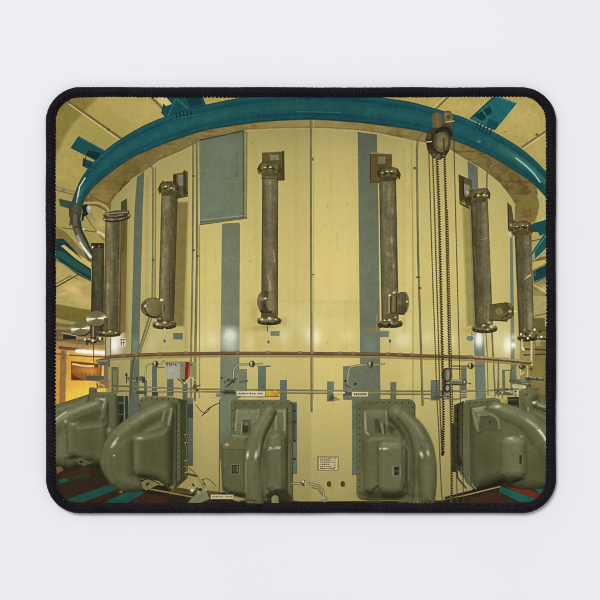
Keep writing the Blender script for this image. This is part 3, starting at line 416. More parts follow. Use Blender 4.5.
    rect(170,486,222,494,(140,122,66),soft=2,alpha=.4); fill([(176,487),(184,478),(200,479),(204,492)], (158,142,80), soft=1)
    # ---- castings
    # far left
    cast_poly([(48,408),(56,404.5),(66,401.5),(77,398),(89,394),(92,400),(90,430),(48,432)], 9, gain=.78)
    cast_poly([(89,388.5),(91,387.2),(96.6,388),(97,392),(116,392.6),(117,396),(116.6,462),(104,466),(89,430)], 3, gain=.86, spec=.3)
    rect(117,396,128,432,(52,54,34),soft=1); rect(118,402,124,403.6,(92,94,70)); rect(120,405,124,428,(36,38,26),soft=1); line([(124.4,396),(124.4,430)],1.4,(110,120,106)); line([(118,414),(124,414.6)],1,(84,88,66))
    cast_poly([(48,423),(56,418),(66,411),(78,405.5),(90,402),(100,398.6),(107,399),(109,404),(109,462),(103,467),(92,465),(80,463),(70,468),(56,466),(48,464)], 12, gain=.86, lx=-.1, ly=-.55)
    cast_poly([(94,398),(106,398),(108.5,402),(106,418),(101,424),(96,424),(92,415)], 4, gain=1.05, soft=2.5, alpha=.85); glow(103,406,1.2,7,(176,174,140),.75,rot=.3); glow(101,399.4,4,1.2,(214,212,182),.8)
    cast_path([(44,434),(56,426),(68,418),(82,411),(98,405)], [10,10,9.5,8,6], gain=.98, spec=.6, soft=1.4, fade=1); line(curve([(56,419.4),(60,416),(66,412)]),1.0,(210,206,172),soft=1.8)
    fill([(78,418),(92,412),(103,409),(100,420),(80,424)], (70,72,42), soft=3, alpha=.8)
    cast_poly([(66,424),(70,420.6),(76,424),(102,421),(107,424),(107,460),(100,464),(92,460),(84,462),(76,458),(67,454)], 7, gain=.82, soft=2); glow(73,424,3,1.2,(180,178,146),.7); glow(65.6,421.4,1.6,1.4,(200,198,168),.7); glow(70,440,2.4,18,(112,116,78),.55); glow(62,440,1.6,20,(104,108,70),.5)
    glow(90,444,10,14,(74,78,44),.6); glow(72,457.5,6,1.8,(30,30,16),.85,rot=-.1); fill([(74,460),(80,457.6),(92,463),(84,466)], (90,90,54), soft=1); ell(81,462,1.6,1.4,(36,36,22)); glow(98,466,8,3,(28,26,14),.8)
    # second: plate, sweeping duct, box
    def bolts(pts, n, r=.75, c=(44,42,26)):
        q = np.array(pts, float); ln = np.hypot(*(q[1:]-q[:-1]).T); cum = np.concatenate([[0],np.cumsum(ln)])
        for k in range(n):
            s = cum[-1]*(k+.5)/n; x, y = np.interp(s, cum, q[:,0]), np.interp(s, cum, q[:,1]); ell(x, y, r, r*1.1, c); glow(x-.5,y-.6,.5,.5,(150,148,110),.6)
    fill([(176,398),(187,400.5),(188.5,406),(187.6,478),(174,490)], (60,62,36), soft=1); line([(186.8,402),(186.4,478)],1.4,(88,90,60)); rect(187.5,404,193,418,(58,60,40),soft=1,alpha=.8); 
    for y in (436,444,462,474): ell(186.6,y,2.2,2.4,(98,86,54)); ell(186.2,y,1,1.1,(44,38,24)); glow(185.6,y-1.2,.7,.7,(220,210,170),.7)
    cast_poly([(138,402),(141,397.4),(146,396),(172,396.6),(178,399),(181,405),(181,480),(174,489),(168,486),(140,440)], 2.5, gain=.9, spec=.2); bolts([(140,414),(140,402),(144,398.2),(174,399),(178.6,406)],10); bolts([(178.6,408),(178.4,478)],13,.6)
    fill([(172,402),(177.5,404),(177,484),(170,488)], (74,76,46), soft=1.4); line([(176.6,406),(176.4,484)],.8,(50,50,30)); line([(172.4,420),(172,486)],.8,(56,58,34))
    ell(111,433,5,8,(84,86,54)); glow(109,430,2,2.4,(150,148,112),.7); line([(130,418),(139,414.6)],1.6,(36,36,22))
    fill([(128,424),(146,416),(150,440),(146,480),(128,480)], (84,84,48), soft=2)
    cast_poly([(160,405),(166,404),(173,407),(174,420),(172,486),(168,488.6),(160,481),(148,479),(140,476),(134,474),(132,440),(140,430),(156,420)], 10, gain=.84, soft=1.6)
    cast_path([(166,408.5),(156,413),(142,421),(128,432),(117,446),(112,461),(117,474),(128,483)], [7.6,9,10,11.4,12.6,12.4,11,9.6], gain=.96, spec=.5, soft=1.6, fade=-1)
    cast_poly([(104.6,464),(106,452),(112,440),(126,432),(134,438),(135,474),(139,478),(143,483),(144,490),(138,491.6),(122,491.4),(112,485.6),(106.6,476)], 11, gain=.86, soft=3, lx=-.4, ly=-.5)
    glow(118,466,10,16,(80,82,48),.5); cast_path([(128,430),(116,442),(108.5,456),(107.5,470),(112,482)],[5,5,4.6,4.2,3.6],gain=.95,spec=.35,soft=4,alpha=.3)
    line(curve([(111.6,447),(114,443),(118,438)]),1.3,(196,193,158),soft=2.4); glow(114.4,443.4,3,1.5,(236,234,210),.6,rot=-.9); glow(114,455.5,1,.9,(220,218,190),.8); glow(129,435,7,7,(92,94,62),.65); glow(124,440,6,6,(94,96,66),.4)
    cast_poly([(132,437),(134.6,434.6),(140,433.6),(160,428),(170,425),(172,430),(171.6,484),(168,487),(158,480.6),(146,478.6),(136,476.4),(133,470)], 9, gain=.79, soft=2.2, lx=-.35); glow(139.4,438.4,4,1.2,(208,206,178),.75); glow(139.6,437.8,1.3,.8,(246,244,226),.9); glow(136.6,455,2.4,18,(116,120,82),.65); glow(152,456,10,18,(78,80,46),.5); glow(144,436,12,3,(116,116,82),.45)
    line([(164.5,411),(162.6,420)],1.6,(150,148,116),soft=1.6); line([(171.4,409),(168.4,424)],2.0,(160,157,122),soft=2.6); glow(167,411,5,3,(116,116,82),.5); line([(166.4,412),(164,424)],2,(92,92,60),soft=2)
    glow(150,422,12,4,(70,70,42),.6,rot=-.5); glow(146,476.4,9,2,(34,34,18),.8,rot=.12); fill([(141,482),(148,479),(159,484.4),(146,490.6),(142.6,488)], (118,114,68), soft=1); line([(141,481),(148,478.6),(160,484)],1,(40,38,22)); ell(147.6,484,2,1.3,(50,46,28),rot=-.6); ell(172,487.4,2.4,1.8,(104,100,64)); ell(169.6,489,1.6,1.3,(56,52,34)); ell(121,492,1.6,1.3,(110,96,56)); line([(143,491),(160,494)],2,(30,24,14),soft=2)
    # third
    rect(292,404,297,474,(92,104,92),soft=.8); 
    cast_poly([(220,444),(222,441),(231,436),(231,402),(233,399.6),(289,400),(293,403),(293,500),(240,502),(232,500),(222,490)], 2, gain=.86, spec=.1)
    bolts([(233,470),(233,403),(290.6,403),(290.6,500)],24,.7); line([(236,408),(236,432)],1,(60,60,38)); line([(287.4,408),(287.2,496)],1,(58,58,36)); rect(293,404,295.6,440,(64,68,48),soft=1,alpha=.8)
    for y in (410,421,440,458): rect(293.4,y,295.6,y+2,(40,40,28),soft=.6)
    cast_poly([(236,410),(240,408.4),(284,408.4),(288,412),(288,440),(284,498),(236,498),(234,440)], 5, gain=.98, soft=2, spec=.3); rect(238,410,256,424,(126,128,100),soft=2,alpha=.7); line([(237,410),(235.6,430)],1.3,(160,157,122),soft=2); line([(258,410),(257.4,420)],1.4,(150,148,114),soft=2.2); line([(284.4,410),(284.6,430)],1.3,(166,163,128),soft=2); line([(276,416),(275.6,430)],1.2,(150,148,114),soft=2); rect(260,410,274,428,(94,86,58),soft=3,alpha=.7)
    rect(242,420,252,434,(70,72,46),soft=1.5); ell(246.4,427,5.4,7.2,(84,86,56)); ell(245.4,428,3,4.8,(54,52,34)); ell(246,424,1.8,2,(110,108,78)); line([(242,422),(241,435)],1.2,(140,138,104)); line([(251,421),(253,434)],1.6,(112,112,80))
    cast_poly([(221.6,446),(224,441),(231,435.4),(238,434),(248,436),(250,496),(240,496.4),(229,493.6),(223,488)], 5.5, gain=.86, soft=1.2, lx=-.2, ly=-.7); fill([(223,444),(232,436),(247,436),(247,449),(223,449)],(110,106,70),soft=2,alpha=.7); line([(222.6,449.4),(247,450)],1.2,(82,82,52),soft=1.4); glow(227,444.6,2.2,1.3,(206,204,172),.8); line([(233,435.4),(247,437)],1.2,(140,138,104),soft=1.4); glow(230,472,5,16,(92,94,58),.4); glow(236,494.4,9,2.2,(36,36,20),.8); glow(246.4,470,2,22,(58,58,34),.7)
    cast_poly([(266,446),(268,436),(274,431.4),(281,432),(286,438),(287,470),(286,490),(280,495.6),(272,495),(266,488)], 7, gain=.88, soft=1.6, lx=-.15, ly=-.6); glow(276,443,5,5,(116,118,86),.5); glow(270.4,448,1.4,1.1,(234,232,208),.85); glow(278,447.8,2.6,1.1,(238,236,214),.85); line([(268,450),(281,447)],1,(150,150,118),soft=1.6); line([(281.6,440),(282.4,490)],1,(76,78,48),soft=1.5)
    cast_path([(270,412),(265,421),(258,434),(254,448),(252.6,464),(253,482),(255,503)], [6.5,7.5,8.2,8.6,8.6,8.8,9], gain=.95, spec=.4, soft=1.6); line([(264,450),(263,500)],2.4,(58,58,34),soft=3,alpha=.7); glow(247.6,455,1.2,3.4,(240,238,216),.9,rot=.15); glow(256,455,1.5,4,(232,230,206),.85,rot=.15); glow(258.6,450,1.2,4,(178,176,146),.5,rot=.2); line(curve([(270,416),(264,426),(260,440),(258.4,455)]),2,(138,136,104),soft=3,alpha=.6); line([(246,462),(246,492)],1.2,(122,124,86),soft=2)
    glow(260,480,8,16,(106,112,76),.45); fill([(266,494),(276,489),(287,490),(293,500),(268,503)], (44,44,24), soft=2.5, alpha=.85); fill([(271,498),(274,495),(278,496),(279,503),(271,503)], (128,126,82), soft=1); line([(270.4,496),(271,503)],1.4,(34,32,18)); glow(284,490,3,3,(52,52,30),.6)
    rect(230.8,464,239.8,474.6,(118,116,80)); rect(231.6,464.8,239,473.8,(58,56,36)); rect(236.6,466,237.8,472,(120,116,84),alpha=.8); rect(232.6,466,235.6,472,(74,70,48))
    # fourth
    rect(352.6,404,357.5,475,(94,106,92),soft=.8)
    cast_poly(rounded(356.6,399,415.4,500,7), 2, gain=.88, spec=.1); bolts([(359.6,496),(359.6,408),(363,402.6),(409,402.6),(413,408),(413,430)],26,.75)
    fill([(420,440),(428,440),(432.6,446),(433,470),(424,470)], (92,94,62), soft=1); line([(427,440.6),(432,445)],1.3,(160,158,124))
    cast_poly([(363,412),(367,409),(407,408.6),(411,412),(412,440),(411,498),(366,498),(362,460)], 5, gain=.9, soft=2, spec=.3); glow(376,414,10,5,(126,128,98),.6); line([(364.8,412),(365.6,430)],1.3,(172,169,136),soft=2); line([(386.4,412),(387,424)],1.3,(164,161,128),soft=2.2); line([(366,432),(370,436)],1,(178,176,146),soft=1.6); line([(407,411),(411,420)],2,(150,150,118),soft=2); glow(400,411,8,3,(130,130,98),.5); glow(390,418,4,7,(66,66,40),.6)
    fill([(374.6,420),(378,418.6),(381,425),(384,434),(378,432)], (60,59,34), soft=2.4, alpha=.8); line([(375,420),(376,432)],1.2,(70,69,42),soft=2); line([(381,424),(384,436)],1.6,(140,138,104),soft=2); line([(384.4,424),(385,434)],1.4,(60,60,38)); fill([(388,425),(396,428),(392,434),(388,432)], (56,55,32), soft=3.4, alpha=.75)
    cast_poly([(363,440),(370,434.6),(384,434),(402,436),(408,444),(408,494),(398,497),(372,497),(364,490)], 7, gain=.84, soft=2, lx=-.2, ly=-.6)
    glow(366,466,4,20,(96,92,52),.5)
    cast_path([(397,414),(405,421.6),(414,433),(420,447),(422.8,464),(423.2,482),(421.6,504)], [9.6,10.4,12,13,13.2,13.2,13], gain=.94, spec=.4, soft=2.2, lx=-.1, ly=-.6); cast_poly([(421,444),(428,440.6),(433,446),(436,462),(436,484),(433,503),(420,503),(417,470)],8,gain=.9,soft=3,alpha=.75,lx=.2,ly=-.5)
    line(curve([(398,418),(406,428),(411,440),(413.6,456),(414,480),(412,500)]),2.0,(56,56,32),soft=3,alpha=.7); line(curve([(404,413),(414,424),(423,438)]),2,(150,150,116),soft=3,alpha=.6); glow(421.4,454.4,1.6,3.2,(226,224,198),.9,rot=-.3); glow(428,453,1.4,3,(214,212,184),.8,rot=-.2); glow(424,444,3,4,(120,122,88),.5)
    cast_poly([(377,446),(379.6,441.6),(385,439.6),(400,440),(405,444),(406.6,452),(406,484),(403,492),(396,495),(382,494),(377.6,488)], 7, gain=.94, soft=1.8, lx=-.15, ly=-.62); glow(385,448.6,3,1.1,(246,244,222),.95); glow(380,448.6,.9,1,(236,234,210),.8); glow(390,447,8,2.4,(132,134,100),.6); line([(402,446),(402.6,486)],1,(80,82,52),soft=1.4); line([(406.6,446),(407.4,490)],1.4,(66,66,40),soft=1.8); line([(404,440),(409,452),(409,480)],1.4,(120,122,86),soft=2.4,alpha=.7)
    glow(372,494,10,3.4,(36,38,22),.85); glow(392,496.6,16,2.8,(38,38,22),.9); line([(373,490),(378,486)],2.4,(52,56,36),soft=2); fill([(367,498),(378,490),(382,496),(380,503),(367,503)],(64,68,44),soft=2,alpha=.6); fill([(400,500),(406,495),(412,497),(412,503),(398,503)],(98,100,64),soft=2,alpha=.7)
    rect(392.2,465.8,401,476.2,(124,122,92)); rect(393.8,466.6,399.4,475.4,(64,62,44)); rect(395.4,467,397.6,475,(44,40,28)); rect(394.4,470.6,399,471.4,(96,92,66))
    # fifth
    fill([(454,405),(464,401),(464,478),(458,470),(454,466)], (58,56,34), soft=1); line([(457.6,408),(457.6,466)],1.4,(34,34,22)); line([(461,406),(461,474)],1.2,(84,84,54)); rect(456,460,462,466,(44,46,34),soft=1)
    for k in range(5): rect(455.6,410+9*k,459,412+9*k,(36,34,22),soft=.8)
    cast_poly([(463,404),(466,400.4),(494,397.6),(499.6,399.4),(502,405),(502,424),(474,489.6),(466,482),(462.6,474)], 2.5, gain=.9, spec=.2); bolts([(466,403),(497,400.6),(499.6,406)],6,.7); line([(470.4,408),(471,484)],1,(60,62,36)); bolts([(469,410),(470,482)],9,.5,(62,60,38))
    rect(507,397,519,418,(44,52,30),soft=1); 
    for k in range(5): line([(508,400+3.4*k),(517,399.6+3.4*k)],1,((80,88,60),(26,28,18))[k%2])
    rect(519,394,525.6,424,(104,98,56),soft=1); fill([(525,393),(538,393),(540,400),(552,402),(552,440),(519,424)], (118,116,76), soft=1, mid=.1); rect(505,400,508,420,(96,92,56),soft=1); fill([(500,398),(508,398),(506,416),(501,412)],(176,160,90),soft=1,alpha=.7)
    cast_path([(531,396),(529,404),(533,412),(546,420),(556,424)],[7,7,7.5,8,8],gain=.95,spec=.6,soft=1.6); cast_path([(536,404),(546,407),(556,408)],[4,5,5],gain=.95,spec=.6,soft=1.6); glow(534,402.6,2,1.2,(246,244,214),.9); line(curve([(528,408),(528.6,416),(532,422)]),1.4,(160,158,118),soft=1.6); line([(538,405),(548,408)],1.2,(176,174,134),soft=1.4); line([(533,409),(546,415)],1.6,(82,80,48),soft=2); fill([(538,394),(541,400),(548,402),(548,398),(543,394)],(108,100,54),soft=1.5); line([(538.6,392),(539.4,401)],1.4,(86,80,46)); rect(519,390.6,539,394,(104,102,66),soft=1); ell(526.6,394.6,1,1,(60,58,38))
    cast_poly([(471,412),(473,408),(486,406),(498,405),(504,411),(520,416),(534,423),(542,431),(549,440),(549,488),(530,490),(517,488.6),(510,484),(505,480),(490,483.6),(476,489.4),(472,480)], 12, gain=.75, soft=1.4, lx=-.15, ly=-.6)
    cast_poly([(472,410),(484,407),(491,414),(483,432),(478,434),(473,426)], 3.5, gain=1.12, soft=2, alpha=.85); w = win(473,408,486,430); over(w, .35*np.clip(N_FINE[w]*2-.6,0,1)*np.clip(1-np.abs(GX[w]-479)/6,0,1), A((176,172,136)))
    line(curve([(473,412),(475,420),(478.6,431)]),1.2,(146,144,108),soft=2); line([(473,409),(485,407)],1.3,(166,163,128),soft=2); fill([(481,416),(492,416.6),(499,424),(500,431),(478,431)], (82,84,54), soft=1.6); ell(490,422,1,1.2,(40,40,26)); line(curve([(490,414),(497,418),(499.4,428)]),1.5,(140,138,102),soft=2.2); line([(480,417),(488,417)],1,(58,60,36)); 
    cast_path([(495,408),(506,413),(520,419),(532,427),(541,437),(550,452)], [7,9,10.5,11.5,12,12], gain=.98, spec=.35, soft=1.6, lx=.0, ly=-.6, fade=1); glow(497.4,406.6,3,1.6,(226,224,194),.85); glow(492,407,4,1.6,(150,150,116),.7); line(curve([(527,420),(534,425),(541,433),(546,441)]),2.4,(170,168,134),soft=2.4); line(curve([(539,430),(543,435),(546,440)]),1.4,(236,234,206),soft=1.6); line(curve([(502,419),(514,424),(524,432),(532,444)]),2,(66,68,40),soft=3,alpha=.7)
    fill([(500,424),(514,424),(526,434),(522,441),(503,437)], (104,98,64), soft=3, alpha=.7)
    cast_poly([(501,441),(504,436.6),(514,434.6),(522,436),(526,442),(527,474),(521,479),(508,478.6),(500,475)], 8, gain=.95, soft=2.6, lx=-.15, ly=-.6); glow(510.6,438.6,3,1.3,(234,232,206),.9); glow(514,441,10,3,(136,136,102),.55); glow(521.6,436.4,1.6,1.2,(190,188,156),.6); glow(486,456,12,20,(74,76,42),.7); glow(535,466,9,14,(78,80,48),.8); glow(508,455,4,16,(102,106,70),.5)
    glow(516,480.6,9,1.8,(24,22,12),.95,rot=-.25); glow(502,480.6,8,1.8,(30,28,16),.85,rot=-.1); line([(474,490),(490,484.6),(504,481)],2,(26,24,14),soft=2); line([(472,484),(476,489)],1.2,(120,118,80))
    rect(518.8,454.6,522.8,464.4,(106,106,70)); rect(519.4,455.2,521.8,463.8,(48,48,30))
    for k in range(150):
        x0, x1, y0, y1 = ((60,106,424,460),(110,180,405,486),(224,290,405,496),(360,430,408,496),(468,540,410,484))[k % 5]
        fx, fy = x0+(x1-x0)*RNG.rand(), y0+(y1-y0)*RNG.rand(); glow(fx, fy, .5+.9*RNG.rand()**2, .4+1.3*RNG.rand()**2, ((52,50,28),(134,130,92),(70,62,36))[k % 3], .12+.3*RNG.rand(), rot=RNG.rand()*.4)
    # ---- foot of the wall
    line([(200,490),(214,494),(240,499),(256,501)],2.4,(84,76,46),soft=1.5); rect(210.6,494.6,233.4,499.2,(190,178,130),soft=.7); fill([(233,496),(246,499),(238,501.6),(233,500)],(150,136,88))
    for k in range(11):
        if k != 6: rect(212+1.9*k,495.8,213.2+1.9*k,497.2,(104,94,66),soft=.5,alpha=.8)
    for k in range(12): ell(189+1.6*k,488+6*math.sin(k*1.3)*.8,1.7,1.7,((150,150,112),(84,84,60),(190,186,144),(56,52,36))[k%4])
    line(curve([(184,466),(194,472),(202,484),(206,492)]),1.2,(112,100,58)); line(curve([(186,472),(198,478),(204,486)]),.9,(150,136,84)); line([(188,474),(196,476)],2.4,(84,66,42)); line([(202,479),(206,486)],1,(96,84,50)); line(curve([(202,480),(208,479),(216,486)]),1,(104,92,54)); fill([(190,500),(198,492),(206,490),(210,499),(200,503),(188,503)],(134,136,100),soft=1.4,alpha=.85)
    tube([(293,483.6),(303,483.6),(312,484),(319,486),(323,490.6),(324,498)],2.6,[(-1,(92,84,52)),(0,(176,166,118)),(1,(76,68,42))]); ell(303.6,483,2.4,3.2,(92,80,50)); ell(303,481.6,1.1,1.2,(214,206,164)); rect(304.6,481.4,306.2,486,(180,168,120)); line([(312,487.6),(318,489),(321.6,494)],1.4,(120,104,58)); ell(324.4,499,3.6,3.4,(132,132,96)); glow(323.4,498,1.2,1.2,(190,188,146),.7); line([(293,503.4),(352,503.4)],2.0,(40,34,20),soft=1.4)
    rect(317.4,456.2,338.4,470.6,(112,78,48),soft=.8); rect(318.6,456.8,337.8,470,(194,184,140),soft=.8)
    for k, (a, b) in enumerate(((320,336),(320,330),(320,333),(320,328),(320,331),(320,334))): 
        x = a
        while x < b: rect(x,457.4+2.1*k,x+1.0+.8*RNG.rand(),458.5+2.1*k,(96,80,52),soft=.6,alpha=.85); x += 1.9
    for k in range(4): rect(333.4,460+2.3*k,335.6,461+2.3*k,(110,94,62),soft=.5,alpha=.7)
    for x in (329,342.7): ell(x,484,2.2,2.8,(84,40,20)); ell(x-.3,483.4,1.2,1.6,(108,56,30)); glow(x+1.6,486,1.6,1.6,(120,104,58),.6)
    # ---- chain hoist
    for p in ([(432,114),(437,112.6),(442,114),(443,128),(440,133),(433,130)],[(443.4,113),(446,110.6),(450.4,111),(453,115),(453.4,124),(447,126),(443.4,122)]): fill(p,(98,82,50),mid=.2)
    fill([(434,128),(446,124),(453,128),(452,136),(440,140)],(76,64,40),mid=.2); ell(448.4,117.4,4,4.8,(116,102,66)); ell(448.4,117,2,2.4,(84,72,46)); glow(446,114,1.2,1.2,(170,156,112),.6); line([(446,122),(454,121)],1.2,(180,166,120)); line([(437,114),(437.6,128)],3,(112,96,60),soft=1.4); glow(439,124,2,5,(126,92,54),.6)
    fill([(427,132),(433,128),(447,127),(452,131),(450,140),(449.6,150),(446,156),(440,160),(433,158),(427.6,151),(425.4,140)],(62,52,32),mid=.25); line(curve([(437,132),(443,128.4),(449.6,131),(451,135)]),3.6,(34,32,24),soft=1.2); ell(441.6,142.6,9,10.4,(92,84,52),stops=[(-1,(60,52,32)),(-.3,(108,98,64)),(.4,(96,88,56)),(1,(62,54,34))]); ell(442.6,142.2,5.8,7,(122,112,74),alpha=.8); glow(442,144,3,2,(150,138,96),.6); line(curve([(432.4,136),(432,144),(434.6,150),(441,153.4),(447,151)]),2,(44,38,24),soft=1); ell(430,143,3,6,(50,42,26)); ell(429,136,2.4,3.4,(84,70,44)); line([(426.6,142),(431.4,141.6)],1,(196,186,150)); ell(438.4,156,2,2.4,(100,88,58)); glow(434,155,1.4,1.4,(140,128,90),.6); line([(443.6,138),(444,154)],1.6,(74,64,40))
    def chain(pts, wd, per=2.0, dark=(44,35,21), lit=(110,92,58), y_end=None):
        w = box_of(pts, wd+2); X, Y = GX[w], GY[w]; d, al, side, _ = sd_path(pts, X, Y); q = np.array(pts, float); L = np.hypot(*(q[1:]-q[:-1]).T).sum()
        ph = np.sin(al*L*2*math.pi/per+side*d*1.0); a = np.clip(.5-(d-wd/2*(.78+.36*ph))/.8, 0, 1)
        c = ramp(.5+.5*np.sin(al*L*2*math.pi/per+1.2), [(0,dark),(.6,tuple(int(v*1.15) for v in dark)),(1,lit)]); over(w, a*.93, c)
    c1 = [(428.8,152),(430.5,210),(433,290),(435,340),(437,400),(438.8,430)]; c2 = [(432.6,156),(434.5,210),(438.6,345),(440.4,420),(442.6,455)]
    chain(c1+[(440,462),(441.4,490),(442.6,503)],1.3,1.9); chain(c2,1.6,1.9); chain([(436.8,158),(439,210),(442,345),(443.4,420),(443,452)],3.3,2.5,(44,35,21),(128,108,70)); chain([(441.6,430),(442.4,454)],3.0,2.2,(36,30,20),(110,96,64)); ell(442.6,454,1.4,2,(40,32,20))
    chain([(444.4,156),(446,210),(449,345),(451,420),(451.6,466),(451.6,503)],2.9,2.4,(44,35,21),(124,104,66)); chain([(447.6,210),(451,345),(453.2,420),(456,466),(457.6,503)],1.1,1.9); chain([(453.4,122),(455.5,210),(459,345),(461,420),(462,440),(463.6,503)],1.2,1.9)
    rect(451.6,466,456,472,(52,42,26),soft=1); line([(453,425),(453.6,466)],3,(50,48,30),soft=1.4); line([(456.6,462),(457.6,478),(466,488)],1.6,(58,54,34)); rect(455,456,461,464,(40,40,28),soft=1,alpha=.8)
    # hook block at the foot of the hoist
    ell(446.6,375.4,5,7.2,(56,50,36)); ell(447.4,375,3.2,5.6,(128,124,98),stops=[(-1,(70,62,44)),(.2,(146,142,114)),(1,(84,76,54))]); ell(446.8,388.4,3.8,5,(52,46,34)); ell(447.6,388,1.8,2.8,(150,152,136)); line([(444.6,382),(445,385)],2.4,(60,50,34)); line([(445,396),(450,397)],2,(70,62,42)); ell(443,392,1.6,1.6,(60,52,36))
    line([(452,382),(463,382.4)],5.0,(100,106,84)); line([(452,380.4),(466,381)],1,(160,160,124)); line([(452,384.6),(464,385)],1.2,(66,66,46)); ell(464.6,382,2.4,3,(76,80,60)); ell(464.6,382,1.1,1.4,(150,156,136)); ell(470.2,383.6,.9,.8,(44,42,30)); line([(466,382.6),(470,383.4)],.9,(96,92,64)); rect(431,391,440,400,(84,94,82),soft=1,alpha=.6); rect(433,396,443,398.4,(74,76,60),soft=1); line([(424,398.6),(431,398.8)],1.2,(120,114,80))
    for k in range(6): line([(461,391+1.2*k),(466.6,391+1.2*k)],.7,((188,184,142),(96,96,72))[k%2])
    rect(444,392,450,400,(110,118,98),soft=1,alpha=.6); line([(447,398),(456,399.5),(462,398)],1.6,(120,108,66),soft=1.4)
    # ---- the print's own softness and fine ink noise
    soft = IMG.copy(); k = np.array([.25,.5,.25])
    for _ in range(3):
        for ax in (0, 1):
            p = np.pad(soft, [(1,1) if a == ax else (0,0) for a in range(3)], mode='edge')
            soft = sum(k[i]*np.take(p, range(i, i+IMG.shape[ax]), axis=ax) for i in range(3))
    IMG[:] = IMG+.55*(IMG-soft)                                       # the crispness of the printed photograph
    calm = 1-.6*wall_mask
    IMG[:] = np.clip(IMG*(1+(.05*(N_FINE-.5)+.02*(N_MID-.5))*calm)[..., None]*(1+.022*(RNG.rand(NY, NX, 3)-.5)), 0, 1)
    return IMG

# ================================================================ the scene
import bpy
sc = bpy.context.scene; col = sc.collection
U = 0.24/510.0                        # metres for one pixel of the 600-pixel photograph, on the table
HC = 1.10                             # camera height over the table
Z_CLOTH = 0.0031
K = 1-Z_CLOTH/HC                      # the pad's real size is a hair under its apparent one
def wx(px): return (px-300.0)*U*K
def wy(py): return (300.0-py)*U*K
def lin(c):
    c = np.asarray(c, float); return np.where(c <= .04045, c/12.92, ((c+.055)/1.055)**2.4)

def mesh_object(name, co, faces, mat, parent=None, smooth=True):
    me = bpy.data.meshes.new(name); co = np.asarray(co, np.float32); faces = np.asarray(faces, np.int32)
    n = faces.shape[1]; me.vertices.add(len(co)); me.vertices.foreach_set('co', co.ravel())
    me.loops.add(faces.size); me.loops.foreach_set('vertex_index', faces.ravel())
    me.polygons.add(len(faces)); me.polygons.foreach_set('loop_start', np.arange(0, faces.size, n, dtype=np.int32))
    me.update(calc_edges=True); me.validate()
    me.polygons.foreach_set('use_smooth', np.full(len(me.polygons), smooth)); me.materials.append(mat)
    o = bpy.data.objects.new(name, me); col.objects.link(o)
    if parent: o.parent = parent
    return o
def new_mat(name):
    m = bpy.data.materials.new(name); m.use_nodes = True; nt = m.node_tree
    return m, nt, nt.nodes['Principled BSDF']
def add(nt, kind, **kw):
    n = nt.nodes.new(kind)
    for k, v in kw.items():
        if k in n.inputs: n.inputs[k].default_value = v
        else: setattr(n, k, v)
    return n

# ---- materials
LIGHT = 1.10                          # what a white card on the table reflects, measured
def cloth_material():
    m, nt, b = new_mat('printed_polyester_cloth'); L = nt.links.new
    at = add(nt, 'ShaderNodeAttribute', attribute_name='print')
    tc = add(nt, 'ShaderNodeTexCoord')
    w1 = add(nt, 'ShaderNodeTexWave', bands_direction='X', Scale=1/(U*1.7)/20*math.pi*2/2, Distortion=.6, Detail=1.0)
    w2 = add(nt, 'ShaderNodeTexWave', bands_direction='Y', Scale=1/(U*1.7)/20*math.pi*2/2, Distortion=.6, Detail=1.0)
    for w in (w1, w2): w.inputs['Detail Scale'].default_value = 2.0; L(tc.outputs['Object'], w.inputs['Vector'])
    mx = add(nt, 'ShaderNodeMath', operation='ADD'); L(w1.outputs['Fac'], mx.inputs[0]); L(w2.outputs['Fac'], mx.inputs[1])
    bp = add(nt, 'ShaderNodeBump', Strength=.16, Distance=.00006); L(mx.outputs[0], bp.inputs['Height'])
    L(at.outputs['Color'], b.inputs['Base Color']); L(bp.outputs['Normal'], b.inputs['Normal'])
    b.inputs['Roughness'].default_value = .85; b.inputs['Specular IOR Level'].default_value = .12
    return m
def thread_material():
    m, nt, b = new_mat('black_overlock_thread'); L = nt.links.new
    tc = add(nt, 'ShaderNodeTexCoord'); n1 = add(nt, 'ShaderNodeTexNoise', Scale=900.0, Detail=4.0, Roughness=.65); n2 = add(nt, 'ShaderNodeTexNoise', Scale=90.0, Detail=2.0)
    L(tc.outputs['Object'], n1.inputs['Vector']); L(tc.outputs['Object'], n2.inputs['Vector'])
    cr = add(nt, 'ShaderNodeValToRGB'); e = cr.color_ramp.elements
    e[0].position, e[0].color = .3, (.0016,.0012,.0022,1); e[1].position, e[1].color = .75, (.0125,.0092,.0170,1)
    mx = add(nt, 'ShaderNodeMath', operation='MULTIPLY_ADD'); mx.inputs[1].default_value = .6; L(n1.outputs['Fac'], mx.inputs[0])
    m2 = add(nt, 'ShaderNodeMath', operation='MULTIPLY'); m2.inputs[1].default_value = .4; L(n2.outputs['Fac'], m2.inputs[0]); L(m2.outputs[0], mx.inputs[2])
    L(mx.outputs[0], cr.inputs['Fac']); L(cr.outputs['Color'], b.inputs['Base Color'])
    bp = add(nt, 'ShaderNodeBump', Strength=.5, Distance=.0001); L(n1.outputs['Fac'], bp.inputs['Height']); L(bp.outputs['Normal'], b.inputs['Normal'])
    b.inputs['Roughness'].default_value = .62; b.inputs['Specular IOR Level'].default_value = .1
    b.inputs['Sheen Weight'].default_value = .012; b.inputs['Sheen Roughness'].default_value = .4
    return m
